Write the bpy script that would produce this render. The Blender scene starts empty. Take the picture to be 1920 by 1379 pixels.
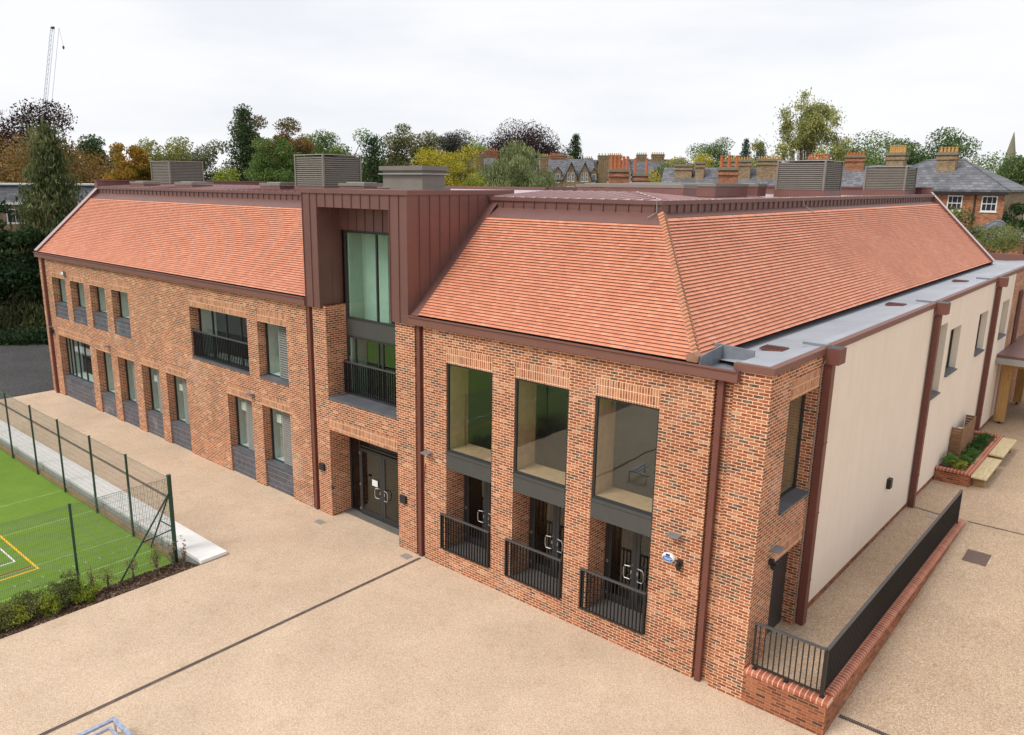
import bpy, math, random
import numpy as np
from mathutils import Matrix, Vector
D = bpy.data
SC = bpy.context.scene
COL = SC.collection
rad = math.radians
# ------------------------------------------------------------------ camera
cam = D.objects.new('camera', D.cameras.new('camera')); COL.objects.link(cam)
R = [(0.74153967, 0.16310042, -0.65078197), (0.67085468, -0.16791025, 0.72232966), (0.00853931, -0.97221623, -0.2339288)]
CX, CY, CZ = 16.71757, -15.78071, 11.5
m = Matrix.Identity(4)
for r in range(3):
    m[r][0] = R[r][0]; m[r][1] = -R[r][1]; m[r][2] = -R[r][2]
m[0][3], m[1][3], m[2][3] = CX, CY, CZ
cam.matrix_world = m
cam.data.sensor_width = 36; cam.data.lens = 1486.3 / 1920 * 36
cam.data.shift_x = 61.4 / 1920; cam.data.shift_y = 10.0 / 1920
cam.data.clip_start = 0.1; cam.data.clip_end = 3000
SC.camera = cam
# ------------------------------------------------------------------ sky and sun (bright overcast)
SUN_EL, SUN_AZ = rad(50), rad(198)      # azimuth clockwise from +Y
W = D.worlds.new('World'); SC.world = W; W.use_nodes = True
nt = W.node_tree; nt.nodes.clear(); N = nt.nodes.new; L = nt.links.new
out = N('ShaderNodeOutputWorld'); mix = N('ShaderNodeMixShader')
b1 = N('ShaderNodeBackground'); b2 = N('ShaderNodeBackground')
sky = N('ShaderNodeTexSky'); sky.sky_type = 'NISHITA'; sky.sun_disc = False
sky.sun_elevation = SUN_EL; sky.sun_rotation = SUN_AZ
b1.inputs[1].default_value = 0.12; L(sky.outputs[0], b1.inputs[0])
tc = N('ShaderNodeTexCoord'); mp = N('ShaderNodeMapping'); mp.inputs['Scale'].default_value = (1.0, 1.0, 5.0)
no = N('ShaderNodeTexNoise'); no.inputs['Scale'].default_value = 2.2; no.inputs['Detail'].default_value = 7; no.inputs['Roughness'].default_value = .55
L(tc.outputs['Generated'], mp.inputs[0]); L(mp.outputs[0], no.inputs['Vector'])
cr = N('ShaderNodeValToRGB'); e = cr.color_ramp.elements
e[0].position = .36; e[0].color = (.76, .775, .815, 1); e[1].position = .56; e[1].color = (.835, .84, .855, 1)
L(no.outputs[0], cr.inputs[0]); L(cr.outputs[0], b2.inputs[0]); b2.inputs[1].default_value = 1.0
cr2 = N('ShaderNodeValToRGB'); e = cr2.color_ramp.elements
e[0].position = .25; e[0].color = (.92,) * 3 + (1,); e[1].position = .5; e[1].color = (.985,) * 3 + (1,)
L(no.outputs[0], cr2.inputs[0]); L(cr2.outputs[0], mix.inputs[0])
L(b1.outputs[0], mix.inputs[1]); L(b2.outputs[0], mix.inputs[2]); L(mix.outputs[0], out.inputs[0])
sl = D.lights.new('sun', 'SUN'); sl.energy = 2.15; sl.angle = rad(22); sl.color = (1, .955, .89)
sun = D.objects.new('sun', sl); COL.objects.link(sun)
sdir = Vector((math.sin(SUN_AZ) * math.cos(SUN_EL), math.cos(SUN_AZ) * math.cos(SUN_EL), math.sin(SUN_EL)))
sun.rotation_euler = sdir.to_track_quat('Z', 'Y').to_euler()
SC.view_settings.view_transform = 'Standard'; SC.view_settings.look = 'None'
SC.view_settings.exposure = 0.25; SC.view_settings.gamma = 1.0

# ------------------------------------------------------------------ material helpers
def mat_new(name):
    M = D.materials.new(name); M.use_nodes = True
    t = M.node_tree; b = t.nodes['Principled BSDF']
    return M, t, b
def setc(b, c, rough=.7, metal=0, spec=.4):
    if c: b.inputs['Base Color'].default_value = (*c, 1)
    b.inputs['Roughness'].default_value = rough; b.inputs['Metallic'].default_value = metal
    b.inputs['Specular IOR Level'].default_value = spec
def ramp(t, stops, interp='LINEAR'):
    n = t.nodes.new('ShaderNodeValToRGB'); n.color_ramp.interpolation = interp
    els = n.color_ramp.elements
    while len(els) < len(stops): els.new(.5)
    for el, (p, c) in zip(els, stops): el.position = p; el.color = (*c, 1)
    return n
def noise(t, scale, detail=4, rough=.55, vec=None, coord='Position'):
    n = t.nodes.new('ShaderNodeTexNoise'); n.inputs['Scale'].default_value = scale
    n.inputs['Detail'].default_value = detail; n.inputs['Roughness'].default_value = rough
    if vec is None:
        g = t.nodes.new('ShaderNodeNewGeometry'); vec = g.outputs['Position']
    t.links.new(vec, n.inputs['Vector']); return n
def mixc(t, fac, a, b, mode='MIX'):
    n = t.nodes.new('ShaderNodeMix'); n.data_type = 'RGBA'; n.blend_type = mode
    for sock, v in ((n.inputs[0], fac), (n.inputs[6], a), (n.inputs[7], b)):
        if hasattr(v, 'links') or hasattr(v, 'is_linked'): t.links.new(v, sock)
        elif isinstance(v, (int, float)): sock.default_value = v
        else: sock.default_value = (*v, 1)
    return n.outputs[2]
def bump(t, b, h, strength=.3, dist=.01):
    n = t.nodes.new('ShaderNodeBump'); n.inputs['Strength'].default_value = strength; n.inputs['Distance'].default_value = dist
    t.links.new(h, n.inputs['Height']); t.links.new(n.outputs[0], b.inputs['Normal'])
def plain(name, c, rough=.6, metal=0, spec=.4, var=.12, sc=3.0, grain=0):
    M, t, b = mat_new(name); setc(b, c, rough, metal, spec)
    n = noise(t, sc, 5)
    lo = tuple(x * (1 - var) for x in c); hi = tuple(min(1, x * (1 + var)) for x in c)
    r = ramp(t, [(.3, lo), (.7, hi)]); t.links.new(n.outputs[0], r.inputs[0]); t.links.new(r.outputs[0], b.inputs['Base Color'])
    if grain:
        g = noise(t, 60, 3); bump(t, b, g.outputs[0], grain, .01)
    if 'seam' in name or 'fascia' in name:
        g = noise(t, 1.3, 3, .5); bump(t, b, g.outputs[0], .06 if 'sheet' in name else .25, .03)
    return M
def wallcoord(t, force=None):
    """u along the wall (x or y by the face's normal), v = height; world metres"""
    g = t.nodes.new('ShaderNodeNewGeometry'); sp = t.nodes.new('ShaderNodeSeparateXYZ'); t.links.new(g.outputs['Position'], sp.inputs[0])
    sn = t.nodes.new('ShaderNodeSeparateXYZ'); t.links.new(g.outputs['True Normal'], sn.inputs[0])
    ab = t.nodes.new('ShaderNodeMath'); ab.operation = 'ABSOLUTE'; t.links.new(sn.outputs[0], ab.inputs[0])
    gt = t.nodes.new('ShaderNodeMath'); gt.operation = 'GREATER_THAN'; gt.inputs[1].default_value = .6; t.links.new(ab.outputs[0], gt.inputs[0])
    mx = t.nodes.new('ShaderNodeMix'); mx.data_type = 'FLOAT'; t.links.new(gt.outputs[0], mx.inputs[0]); t.links.new(sp.outputs[0], mx.inputs[2]); t.links.new(sp.outputs[1], mx.inputs[3])
    if force is not None: return sp.outputs[force], sp.outputs[2], g
    return mx.outputs[0], sp.outputs[2], g
def combine(t, u, v):
    c = t.nodes.new('ShaderNodeCombineXYZ'); t.links.new(u, c.inputs[0]); t.links.new(v, c.inputs[1]); return c.outputs[0]
def bricktex(t, vec, w, h, mortar, smooth=.1, offset=.5):
    n = t.nodes.new('ShaderNodeTexBrick'); t.links.new(vec, n.inputs['Vector'])
    n.inputs['Scale'].default_value = 1; n.inputs['Brick Width'].default_value = w; n.inputs['Row Height'].default_value = h
    n.inputs['Mortar Size'].default_value = mortar; n.inputs['Mortar Smooth'].default_value = smooth
    n.inputs['Color1'].default_value = (0, 0, 0, 1); n.inputs['Color2'].default_value = (1, 1, 1, 1); n.inputs['Mortar'].default_value = (.5, .5, .5, 1)
    n.offset = offset; n.inputs['Bias'].default_value = 0
    return n
def brickmat(name, stops, mortar, w=.2275, h=.0737, ms=.0078, soldier=False, smear=.28, rough=.85, force=None):
    M, t, b = mat_new(name); setc(b, None, rough, 0, .25)
    u, v, g = wallcoord(t, force)
    if soldier: vec = combine(t, v, u); bt = bricktex(t, vec, h, w, ms, offset=0)
    else: vec = combine(t, u, v); bt = bricktex(t, vec, w, h, ms)
    r = ramp(t, stops, 'LINEAR'); t.links.new(bt.outputs['Color'], r.inputs[0])
    n1 = noise(t, 9, 5, .7); n2 = noise(t, .8, 4, .6)
    rr = ramp(t, [(.45, (0, 0, 0)), (.75, (1, 1, 1))]); t.links.new(n1.outputs[0], rr.inputs[0])
    mm = t.nodes.new('ShaderNodeMath'); mm.operation = 'MULTIPLY'; mm.inputs[1].default_value = smear; t.links.new(rr.outputs[0], mm.inputs[0])
    c1 = mixc(t, mm.outputs[0], r.outputs[0], mortar)
    vr = ramp(t, [(.3, (.86, .84, .84)), (.7, (1.1, 1.1, 1.1))]); t.links.new(n2.outputs[0], vr.inputs[0])
    n5 = noise(t, .42, 6, .7); r5 = ramp(t, [(.56, (0, 0, 0)), (.74, (.30, .30, .30))]); t.links.new(n5.outputs[0], r5.inputs[0])
    c1 = mixc(t, r5.outputs[0], c1, (.72, .58, .48))
    c2 = mixc(t, bt.outputs['Fac'], c1, mortar)
    c3 = mixc(t, 1.0, c2, vr.outputs[0], 'MULTIPLY')
    t.links.new(c3, b.inputs['Base Color'])
    inv = t.nodes.new('ShaderNodeMath'); inv.operation = 'SUBTRACT'; inv.inputs[0].default_value = 1; t.links.new(bt.outputs['Fac'], inv.inputs[1])
    bump(t, b, inv.outputs[0], .5, .006)
    return M
MORT = (.82, .585, .39)
REDB = [(0, (.075, .05, .042)), (.09, (.12, .06, .042)), (.16, (.18, .05, .026)), (.45, (.275, .064, .023)), (.75, (.35, .093, .032)), (.93, (.42, .16, .075)), (1, (.5, .27, .16))]
M = {}
M['brick'] = brickmat('red_multi_brick', REDB, MORT)
M['soldier'] = brickmat('soldier_brick', [(0, (.18, .06, .03)), (.4, (.36, .115, .05)), (1, (.48, .20, .10))], MORT, h=.0737*3.05, w=.0737, soldier=True)
M['ramp_brick'] = brickmat('dark_red_brick', [(0, (.06, .035, .03)), (.15, (.16, .05, .03)), (.6, (.30, .085, .04)), (1, (.38, .14, .07))], (.36, .22, .13), smear=.12)
M['blue_brick'] = brickmat('blue_black_brick', [(0, (.035, .036, .045)), (.6, (.055, .057, .068)), (1, (.085, .085, .1))], (.33, .33, .37), h=.0737*3.05, w=.0737, ms=.006, soldier=True, smear=.12, rough=.5)
M['coping'] = brickmat('red_bullnose_brick', [(0, (.33, .09, .05)), (1, (.48, .15, .09))], (.66, .46, .32), w=.118, h=60, ms=.011, smear=.1, rough=.6, force=0)
M['coping_y'] = brickmat('red_bullnose_brick_run', [(0, (.33, .09, .05)), (1, (.48, .15, .09))], (.66, .46, .32), w=.118, h=60, ms=.011, smear=.1, rough=.6, force=1)
M['buff'] = brickmat('buff_stock_brick', [(0, (.17, .12, .07)), (.5, (.30, .20, .11)), (1, (.40, .29, .17))], (.32, .25, .17), smear=.2)
M['oldred'] = brickmat('old_red_brick', [(0, (.16, .06, .035)), (.5, (.34, .115, .055)), (1, (.44, .19, .10))], (.42, .26, .16), smear=.2)
M['sheet'] = plain('brown_roof_sheet', (.55, .39, .385), .22, .75, .5, .05, 1.5)
M['metal'] = plain('brown_standing_seam', (.185, .090, .078), .42, .25, .5, .07, 1.5, .04)
M['fascia'] = plain('brown_fascia', (.20, .092, .073), .5, .1, .4, .05)
M['pipe'] = plain('brown_downpipe', (.165, .062, .048), .45, .1, .4, .08)
M['frame'] = plain('anthracite_frame', (.040, .041, .043), .4, .2, .5, .05)
M['spandrel'] = plain('grey_spandrel', (.075, .078, .074), .45, .2, .5, .05)
M['rail'] = plain('dark_rail', (.028, .027, .028), .45, .3, .5, .08)
M['railtop'] = plain('grey_rail', (.10, .10, .105), .4, .4, .5, .08)
M['sill'] = plain('slate_sill', (.105, .11, .125), .45, 0, .5, .18, 2)
M['louvre'] = plain('louvre_bronze_grey', (.21, .19, .165), .5, .2, .4, .06)
M['louvred'] = plain('louvre_dark', (.06, .055, .05), .7, 0, .3, .05)
M['lid'] = plain('pale_metal_lid', (.36, .355, .335), .4, .3, .5, .08)
M['steel'] = plain('stainless', (.62, .62, .63), .25, .9, .5, .03)
M['galv'] = plain('galvanised', (.40, .44, .56), .45, .5, .5, .3, 14)
M['black'] = plain('black_plastic', (.02, .02, .022), .45, 0, .4, .05)
M['grey'] = plain('grey_casing', (.22, .22, .23), .5, .2, .4, .05)
M['white'] = plain('white_paint', (.74, .75, .74), .5, 0, .4, .04)
M['lining'] = plain('pale_green_white_lining', (.78, .86, .83), .7, 0, .3, .04)
M['lining_reflect'] = plain('green_reflection_lining', (.42, .58, .48), .7, 0, .3, .06)  # green reflection of the dormer panes put into the wall colour
M['wood'] = plain('birch_ply', (.46, .33, .21), .6, 0, .3, .1, 5)
M['inner'] = plain('inner_wall', (.32, .34, .33), .9, 0, .2, .05)
M['innerfloor'] = plain('inner_floor', (.14, .13, .12), .7, 0, .3, .1)
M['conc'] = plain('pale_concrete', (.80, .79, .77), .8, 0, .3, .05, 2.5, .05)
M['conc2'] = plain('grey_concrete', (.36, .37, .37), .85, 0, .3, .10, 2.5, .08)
M['green'] = plain('green_steel', (.012, .05, .035), .4, .1, .5, .1)
M['wire'] = plain('green_wire', (.17, .21, .18), .5, .3, .4, .1)
M['yellow'] = plain('yellow_line', (.75, .45, .02), .8, 0, .2, .08)
M['redline'] = plain('red_line', (.28, .035, .02), .8, 0, .2, .08)
M['whiteline'] = plain('white_line', (.7, .72, .68), .8, 0, .2, .1)
M['seamline'] = plain('turf_seam', (.30, .42, .17), .9, 0, .2, .25, 4)
M['bluetxt'] = plain('blue_print', (.02, .14, .5), .5, 0, .4, .02)
M['navy'] = plain('navy_print', (.02, .03, .12), .5, 0, .4, .02)
M['pot'] = plain('terracotta', (.50, .15, .055), .8, 0, .3, .15, 6)
M['pot2'] = plain('yellow_pot', (.52, .30, .10), .8, 0, .3, .15, 6)
M['lichen'] = plain('lichen_stone', (.22, .20, .14), .9, 0, .2, .35, 12)
M['creamrender'] = plain('cream_render_far', (.62, .55, .44), .9, 0, .2, .05)
M['bark'] = plain('bark', (.10, .085, .07), .95, 0, .1, .3, 8)
M['barkpale'] = plain('pale_bark', (.20, .17, .14), .95, 0, .1, .3, 8)
M['lead'] = plain('lead_flashing', (.20, .215, .24), .5, .1, .4, .15, 4)
M['darkglass'] = plain('dark_far_glass', (.03, .035, .04), .1, 0, .8, .1)
def m_render():
    M_, t, b = mat_new('cream_render'); setc(b, None, .9, 0, .2)
    n = noise(t, 1.1, 6, .6); n2 = noise(t, 35, 3)
    g = t.nodes.new('ShaderNodeNewGeometry'); mp = t.nodes.new('ShaderNodeMapping'); mp.inputs['Scale'].default_value = (2.5, 2.5, .12)
    t.links.new(g.outputs['Position'], mp.inputs[0]); n3 = noise(t, 1.6, 4, .6, mp.outputs[0])
    r = ramp(t, [(.3, (.79, .675, .56)), (.7, (.82, .715, .61))]); t.links.new(n.outputs[0], r.inputs[0])
    r3 = ramp(t, [(.35, (.98, .977, .97)), (.6, (1.01, 1.01, 1.01))]); t.links.new(n3.outputs[0], r3.inputs[0])
    t.links.new(mixc(t, 1.0, r.outputs[0], r3.outputs[0], 'MULTIPLY'), b.inputs['Base Color']); bump(t, b, n2.outputs[0], .25, .006); return M_
M['render'] = m_render()
def m_tile():
    M_, t, b = mat_new('clay_tiles'); setc(b, None, .62, 0, .45)
    uv = t.nodes.new('ShaderNodeUVMap'); uv.uv_map = 'uv'
    bt = bricktex(t, uv.outputs[0], 1, 1, .018, .3)
    r = ramp(t, [(0, (.60, .23, .135)), (.3, (.65, .25, .147)), (.6, (.685, .27, .16)), (.85, (.70, .29, .175)), (1, (.71, .33, .21))])
    t.links.new(bt.outputs['Color'], r.inputs[0])
    n = noise(t, .45, 5, .65); r2 = ramp(t, [(.3, (.9, .88, .87)), (.7, (1.06, 1.06, 1.07))]); t.links.new(n.outputs[0], r2.inputs[0])
    c = mixc(t, 1.0, r.outputs[0], r2.outputs[0], 'MULTIPLY')
    c = mixc(t, bt.outputs['Fac'], c, (.40, .13, .075))
    t.links.new(c, b.inputs['Base Color']); return M_
M['tile'] = m_tile()
M['tile_shade'] = plain('tile_edge_shade', (.20, .06, .035), .9, 0, .2, .1)  # risers darker than the clay: shadow under each lap put into the colour
M['hip'] = plain('hip_tile_clay', (.58, .235, .13), .8, 0, .3, .15, 6)
M['hipmort'] = plain('hip_mortar', (.30, .17, .11), .9, 0, .2, .15, 6)
def m_gravel(name, cols, blot=.10, sc=34):
    M_, t, b = mat_new(name); setc(b, None, .88, 0, .25)
    g = t.nodes.new('ShaderNodeNewGeometry')
    vo = t.nodes.new('ShaderNodeTexVoronoi'); vo.inputs['Scale'].default_value = sc; t.links.new(g.outputs['Position'], vo.inputs['Vector'])
    sp = t.nodes.new('ShaderNodeSeparateColor'); t.links.new(vo.outputs['Color'], sp.inputs[0])
    r = ramp(t, cols); t.links.new(sp.outputs[0], r.inputs[0])
    n = noise(t, .35, 6, .6, g.outputs['Position']); lo = 1 - blot
    r2 = ramp(t, [(.3, (lo - .01, lo - .02, lo - .03)), (.7, (1 + blot, 1 + blot, 1 + blot))]); t.links.new(n.outputs[0], r2.inputs[0])
    c = mixc(t, 1.0, r.outputs[0], r2.outputs[0], 'MULTIPLY')
    n4 = noise(t, 1.7, 5, .7, g.outputs['Position']); r4 = ramp(t, [(.55, (1, 1, 1)), (.78, (.86, .81, .75))]); t.links.new(n4.outputs[0], r4.inputs[0])
    c = mixc(t, 1.0, c, r4.outputs[0], 'MULTIPLY')
    t.links.new(c, b.inputs['Base Color']); bump(t, b, vo.outputs['Distance'], .35, .01); return M_
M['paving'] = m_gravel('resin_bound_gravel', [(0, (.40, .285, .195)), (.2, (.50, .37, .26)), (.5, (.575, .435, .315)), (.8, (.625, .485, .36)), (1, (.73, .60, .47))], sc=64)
M['paving_shaded'] = m_gravel('resin_bound_gravel_shaded', [(0, (.30, .205, .13)), (.2, (.40, .285, .19)), (.5, (.48, .35, .24)), (.8, (.54, .405, .29)), (1, (.66, .53, .40))], sc=50)  # same resin gravel, its weaker courtyard light put into a darker colour
M['asphalt'] = m_gravel('asphalt', [(0, (.035, .034, .036)), (.5, (.055, .053, .055)), (1, (.10, .095, .095))], .15, 22)
M['mulch'] = m_gravel('bark_mulch', [(0, (.035, .02, .012)), (.5, (.11, .065, .04)), (.85, (.19, .12, .08)), (1, (.36, .27, .2))], .2, 14)
M['ground'] = m_gravel('grass_ground', [(0, (.04, .06, .02)), (.5, (.07, .09, .035)), (1, (.1, .11, .05))], .3, 1.5)
def m_turf():
    M_, t, b = mat_new('artificial_turf'); setc(b, None, .9, 0, .15)
    n = noise(t, .9, 6, .7); n2 = noise(t, 45, 4, .8)
    r = ramp(t, [(.3, (.12, .215, .027)), (.7, (.16, .265, .038))]); t.links.new(n.outputs[0], r.inputs[0])
    r2 = ramp(t, [(.3, (.68, .70, .7)), (.7, (1.25, 1.22, 1.2))]); t.links.new(n2.outputs[0], r2.inputs[0])
    t.links.new(mixc(t, 1.0, r.outputs[0], r2.outputs[0], 'MULTIPLY'), b.inputs['Base Color']); bump(t, b, n2.outputs[0], .3, .01); return M_
M['turf'] = m_turf()
def m_wood(name, c1, c2, stretch=(30, 30, 2.5)):
    M_, t, b = mat_new(name); setc(b, None, .7, 0, .25)
    g = t.nodes.new('ShaderNodeNewGeometry'); mp = t.nodes.new('ShaderNodeMapping'); mp.inputs['Scale'].default_value = stretch
    t.links.new(g.outputs['Position'], mp.inputs[0]); n = noise(t, 1, 5, .6, mp.outputs[0])
    r = ramp(t, [(.3, c1), (.7, c2)]); t.links.new(n.outputs[0], r.inputs[0]); t.links.new(r.outputs[0], b.inputs['Base Color']); return M_
M['oak'] = m_wood('oak', (.36, .20, .07), (.52, .32, .13))
M['pine'] = m_wood('pale_pine', (.55, .44, .24), (.72, .60, .38), (14, 2, 14))
M['cedarboard'] = m_wood('cedar_boards', (.20, .10, .05), (.33, .19, .11), (2, 2, 22))
M['edging'] = m_wood('timber_edging', (.26, .16, .075), (.44, .29, .15), (2, 14, 14))
def m_slate():
    M_, t, b = mat_new('slate'); setc(b, None, .6, 0, .4)
    u, v, g = wallcoord(t); vec = combine(t, u, v); bt = bricktex(t, vec, .5, .22, .02, .3)
    r = ramp(t, [(0, (.10, .105, .125)), (.5, (.145, .15, .17)), (1, (.20, .20, .215))]); t.links.new(bt.outputs['Color'], r.inputs[0])
    c = mixc(t, bt.outputs['Fac'], r.outputs[0], (.07, .07, .08)); n = noise(t, .6, 5, .7); r2 = ramp(t, [(.35, (.8, .8, .78)), (.7, (1.25, 1.22, 1.2))]); t.links.new(n.outputs[0], r2.inputs[0])
    t.links.new(mixc(t, 1.0, c, r2.outputs[0], 'MULTIPLY'), b.inputs['Base Color']); return M_
M['slate'] = m_slate()
def m_glass(name, tint, ior=1.85, rough=0.0, rt=(.93, 1, .95)):
    M_ = D.materials.new(name); M_.use_nodes = True; t = M_.node_tree; t.nodes.clear()
    o = t.nodes.new('ShaderNodeOutputMaterial'); mx = t.nodes.new('ShaderNodeMixShader')
    tr = t.nodes.new('ShaderNodeBsdfTransparent'); tr.inputs[0].default_value = (*tint, 1)
    gl = t.nodes.new('ShaderNodeBsdfGlossy'); gl.inputs['Roughness'].default_value = rough; gl.inputs['Color'].default_value = (*rt, 1)
    fr = t.nodes.new('ShaderNodeFresnel'); fr.inputs[0].default_value = ior
    n = noise(t, .9, 2); bp = t.nodes.new('ShaderNodeBump'); bp.inputs['Strength'].default_value = .05; bp.inputs['Distance'].default_value = .05
    t.links.new(n.outputs[0], bp.inputs['Height']); t.links.new(bp.outputs[0], gl.inputs['Normal'])
    gg = t.nodes.new('ShaderNodeNewGeometry'); iv = t.nodes.new('ShaderNodeMath'); iv.operation = 'SUBTRACT'; iv.inputs[0].default_value = 1; t.links.new(gg.outputs['Backfacing'], iv.inputs[1])
    ml = t.nodes.new('ShaderNodeMath'); ml.operation = 'MULTIPLY'; t.links.new(fr.outputs[0], ml.inputs[0]); t.links.new(iv.outputs[0], ml.inputs[1])
    t.links.new(ml.outputs[0], mx.inputs[0]); t.links.new(tr.outputs[0], mx.inputs[1]); t.links.new(gl.outputs[0], mx.inputs[2]); t.links.new(mx.outputs[0], o.inputs[0])
    return M_
M['glass'] = m_glass('window_glass', (.95, .99, .97), 2.35)
M['glassdark'] = m_glass('hall_glass', (.96, .97, .95), 2.0)
M['doorglass'] = m_glass('door_glass', (.62, .62, .62), 1.7)
def m_leaf(name, a, b_, c):
    M_, t, b = mat_new(name); setc(b, None, .75, 0, .2)
    g = t.nodes.new('ShaderNodeNewGeometry'); n = noise(t, .45, 4, .6, g.outputs['Position'])
    r = ramp(t, [(.32, a), (.52, b_), (.72, c)])
    ad = t.nodes.new('ShaderNodeMath'); ad.operation = 'MULTIPLY_ADD'; ad.inputs[1].default_value = .2; t.links.new(g.outputs['Random Per Island'], ad.inputs[0])
    sb = t.nodes.new('ShaderNodeMath'); sb.operation = 'SUBTRACT'; sb.inputs[1].default_value = .08; t.links.new(n.outputs[0], sb.inputs[0]); t.links.new(sb.outputs[0], ad.inputs[2])
    t.links.new(ad.outputs[0], r.inputs[0]); t.links.new(r.outputs[0], b.inputs['Base Color'])
    tl = t.nodes.new('ShaderNodeBsdfTranslucent'); t.links.new(r.outputs[0], tl.inputs[0]); mx = t.nodes.new('ShaderNodeMixShader'); mx.inputs[0].default_value = .3
    t.links.new(b.outputs[0], mx.inputs[1]); t.links.new(tl.outputs[0], mx.inputs[2]); t.links.new(mx.outputs[0], t.nodes['Material Output'].inputs[0])
    return M_
LEAF = {
 'copper': ((.028, .014, .018), (.05, .028, .03), (.085, .05, .045)), 'bronze': ((.09, .055, .015), (.17, .10, .03), (.24, .16, .05)),
 'cedar': ((.045, .06, .022), (.10, .12, .045), (.19, .19, .09)), 'holly': ((.010, .028, .010), (.025, .055, .018), (.06, .10, .035)),
 'darkgreen': ((.015, .035, .012), (.035, .07, .022), (.07, .11, .035)), 'orange': ((.12, .11, .02), (.26, .17, .025), (.38, .16, .03)),
 'paleolive': ((.10, .12, .035), (.19, .20, .06), (.28, .28, .10)), 'greygreen': ((.06, .07, .035), (.12, .13, .065), (.19, .20, .11)),
 'yellowgreen': ((.09, .12, .012), (.19, .23, .025), (.32, .33, .05)), 'pine': ((.025, .045, .018), (.055, .085, .035), (.10, .13, .06)),
 'rust': ((.05, .06, .02), (.12, .09, .03), (.23, .11, .04)), 'midgreen': ((.04, .075, .02), (.09, .14, .035), (.17, .23, .07)),
 'olive': ((.055, .06, .025), (.12, .12, .045), (.21, .19, .08)), 'yellow': ((.16, .16, .02), (.34, .30, .03), (.48, .40, .06)),
 'dusk': ((.035, .035, .03), (.07, .07, .055), (.12, .12, .09)), 'limegreen': ((.05, .10, .03), (.14, .22, .03), (.34, .36, .04)),
 'willow': ((.08, .10, .04), (.16, .185, .08), (.27, .29, .14)), 'bluegreen': ((.035, .055, .05), (.07, .10, .09), (.13, .17, .15)),
 'birch': ((.12, .13, .05), (.23, .24, .08), (.36, .35, .12)), 'darkgreen2': ((.03, .055, .02), (.07, .11, .035), (.15, .20, .07)),
 'hedge': ((.05, .06, .02), (.10, .12, .035), (.17, .19, .07)), 'shrub': ((.05, .07, .025), (.13, .15, .05), (.26, .25, .10)), 'twig': ((.12, .09, .05), (.2, .15, .08), (.3, .2, .1)),
 'veg': ((.02, .07, .015), (.06, .15, .03), (.16, .28, .07)), 'reddish': ((.06, .05, .03), (.12, .09, .05), (.2, .14, .08)),
}
for k in LEAF:
    f_ = 1.0 if k in ('copper', 'holly') else (1.25 if k in ('pine', 'darkgreen', 'cedar', 'bronze', 'orange', 'yellow', 'yellowgreen', 'shrub', 'veg', 'twig') else 1.45)
    LEAF[k] = tuple(tuple(min(.8, q * f_) for q in cc) for cc in LEAF[k])
for k, v in LEAF.items(): M['leaf_' + k] = m_leaf('foliage_' + k, *v)

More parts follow.
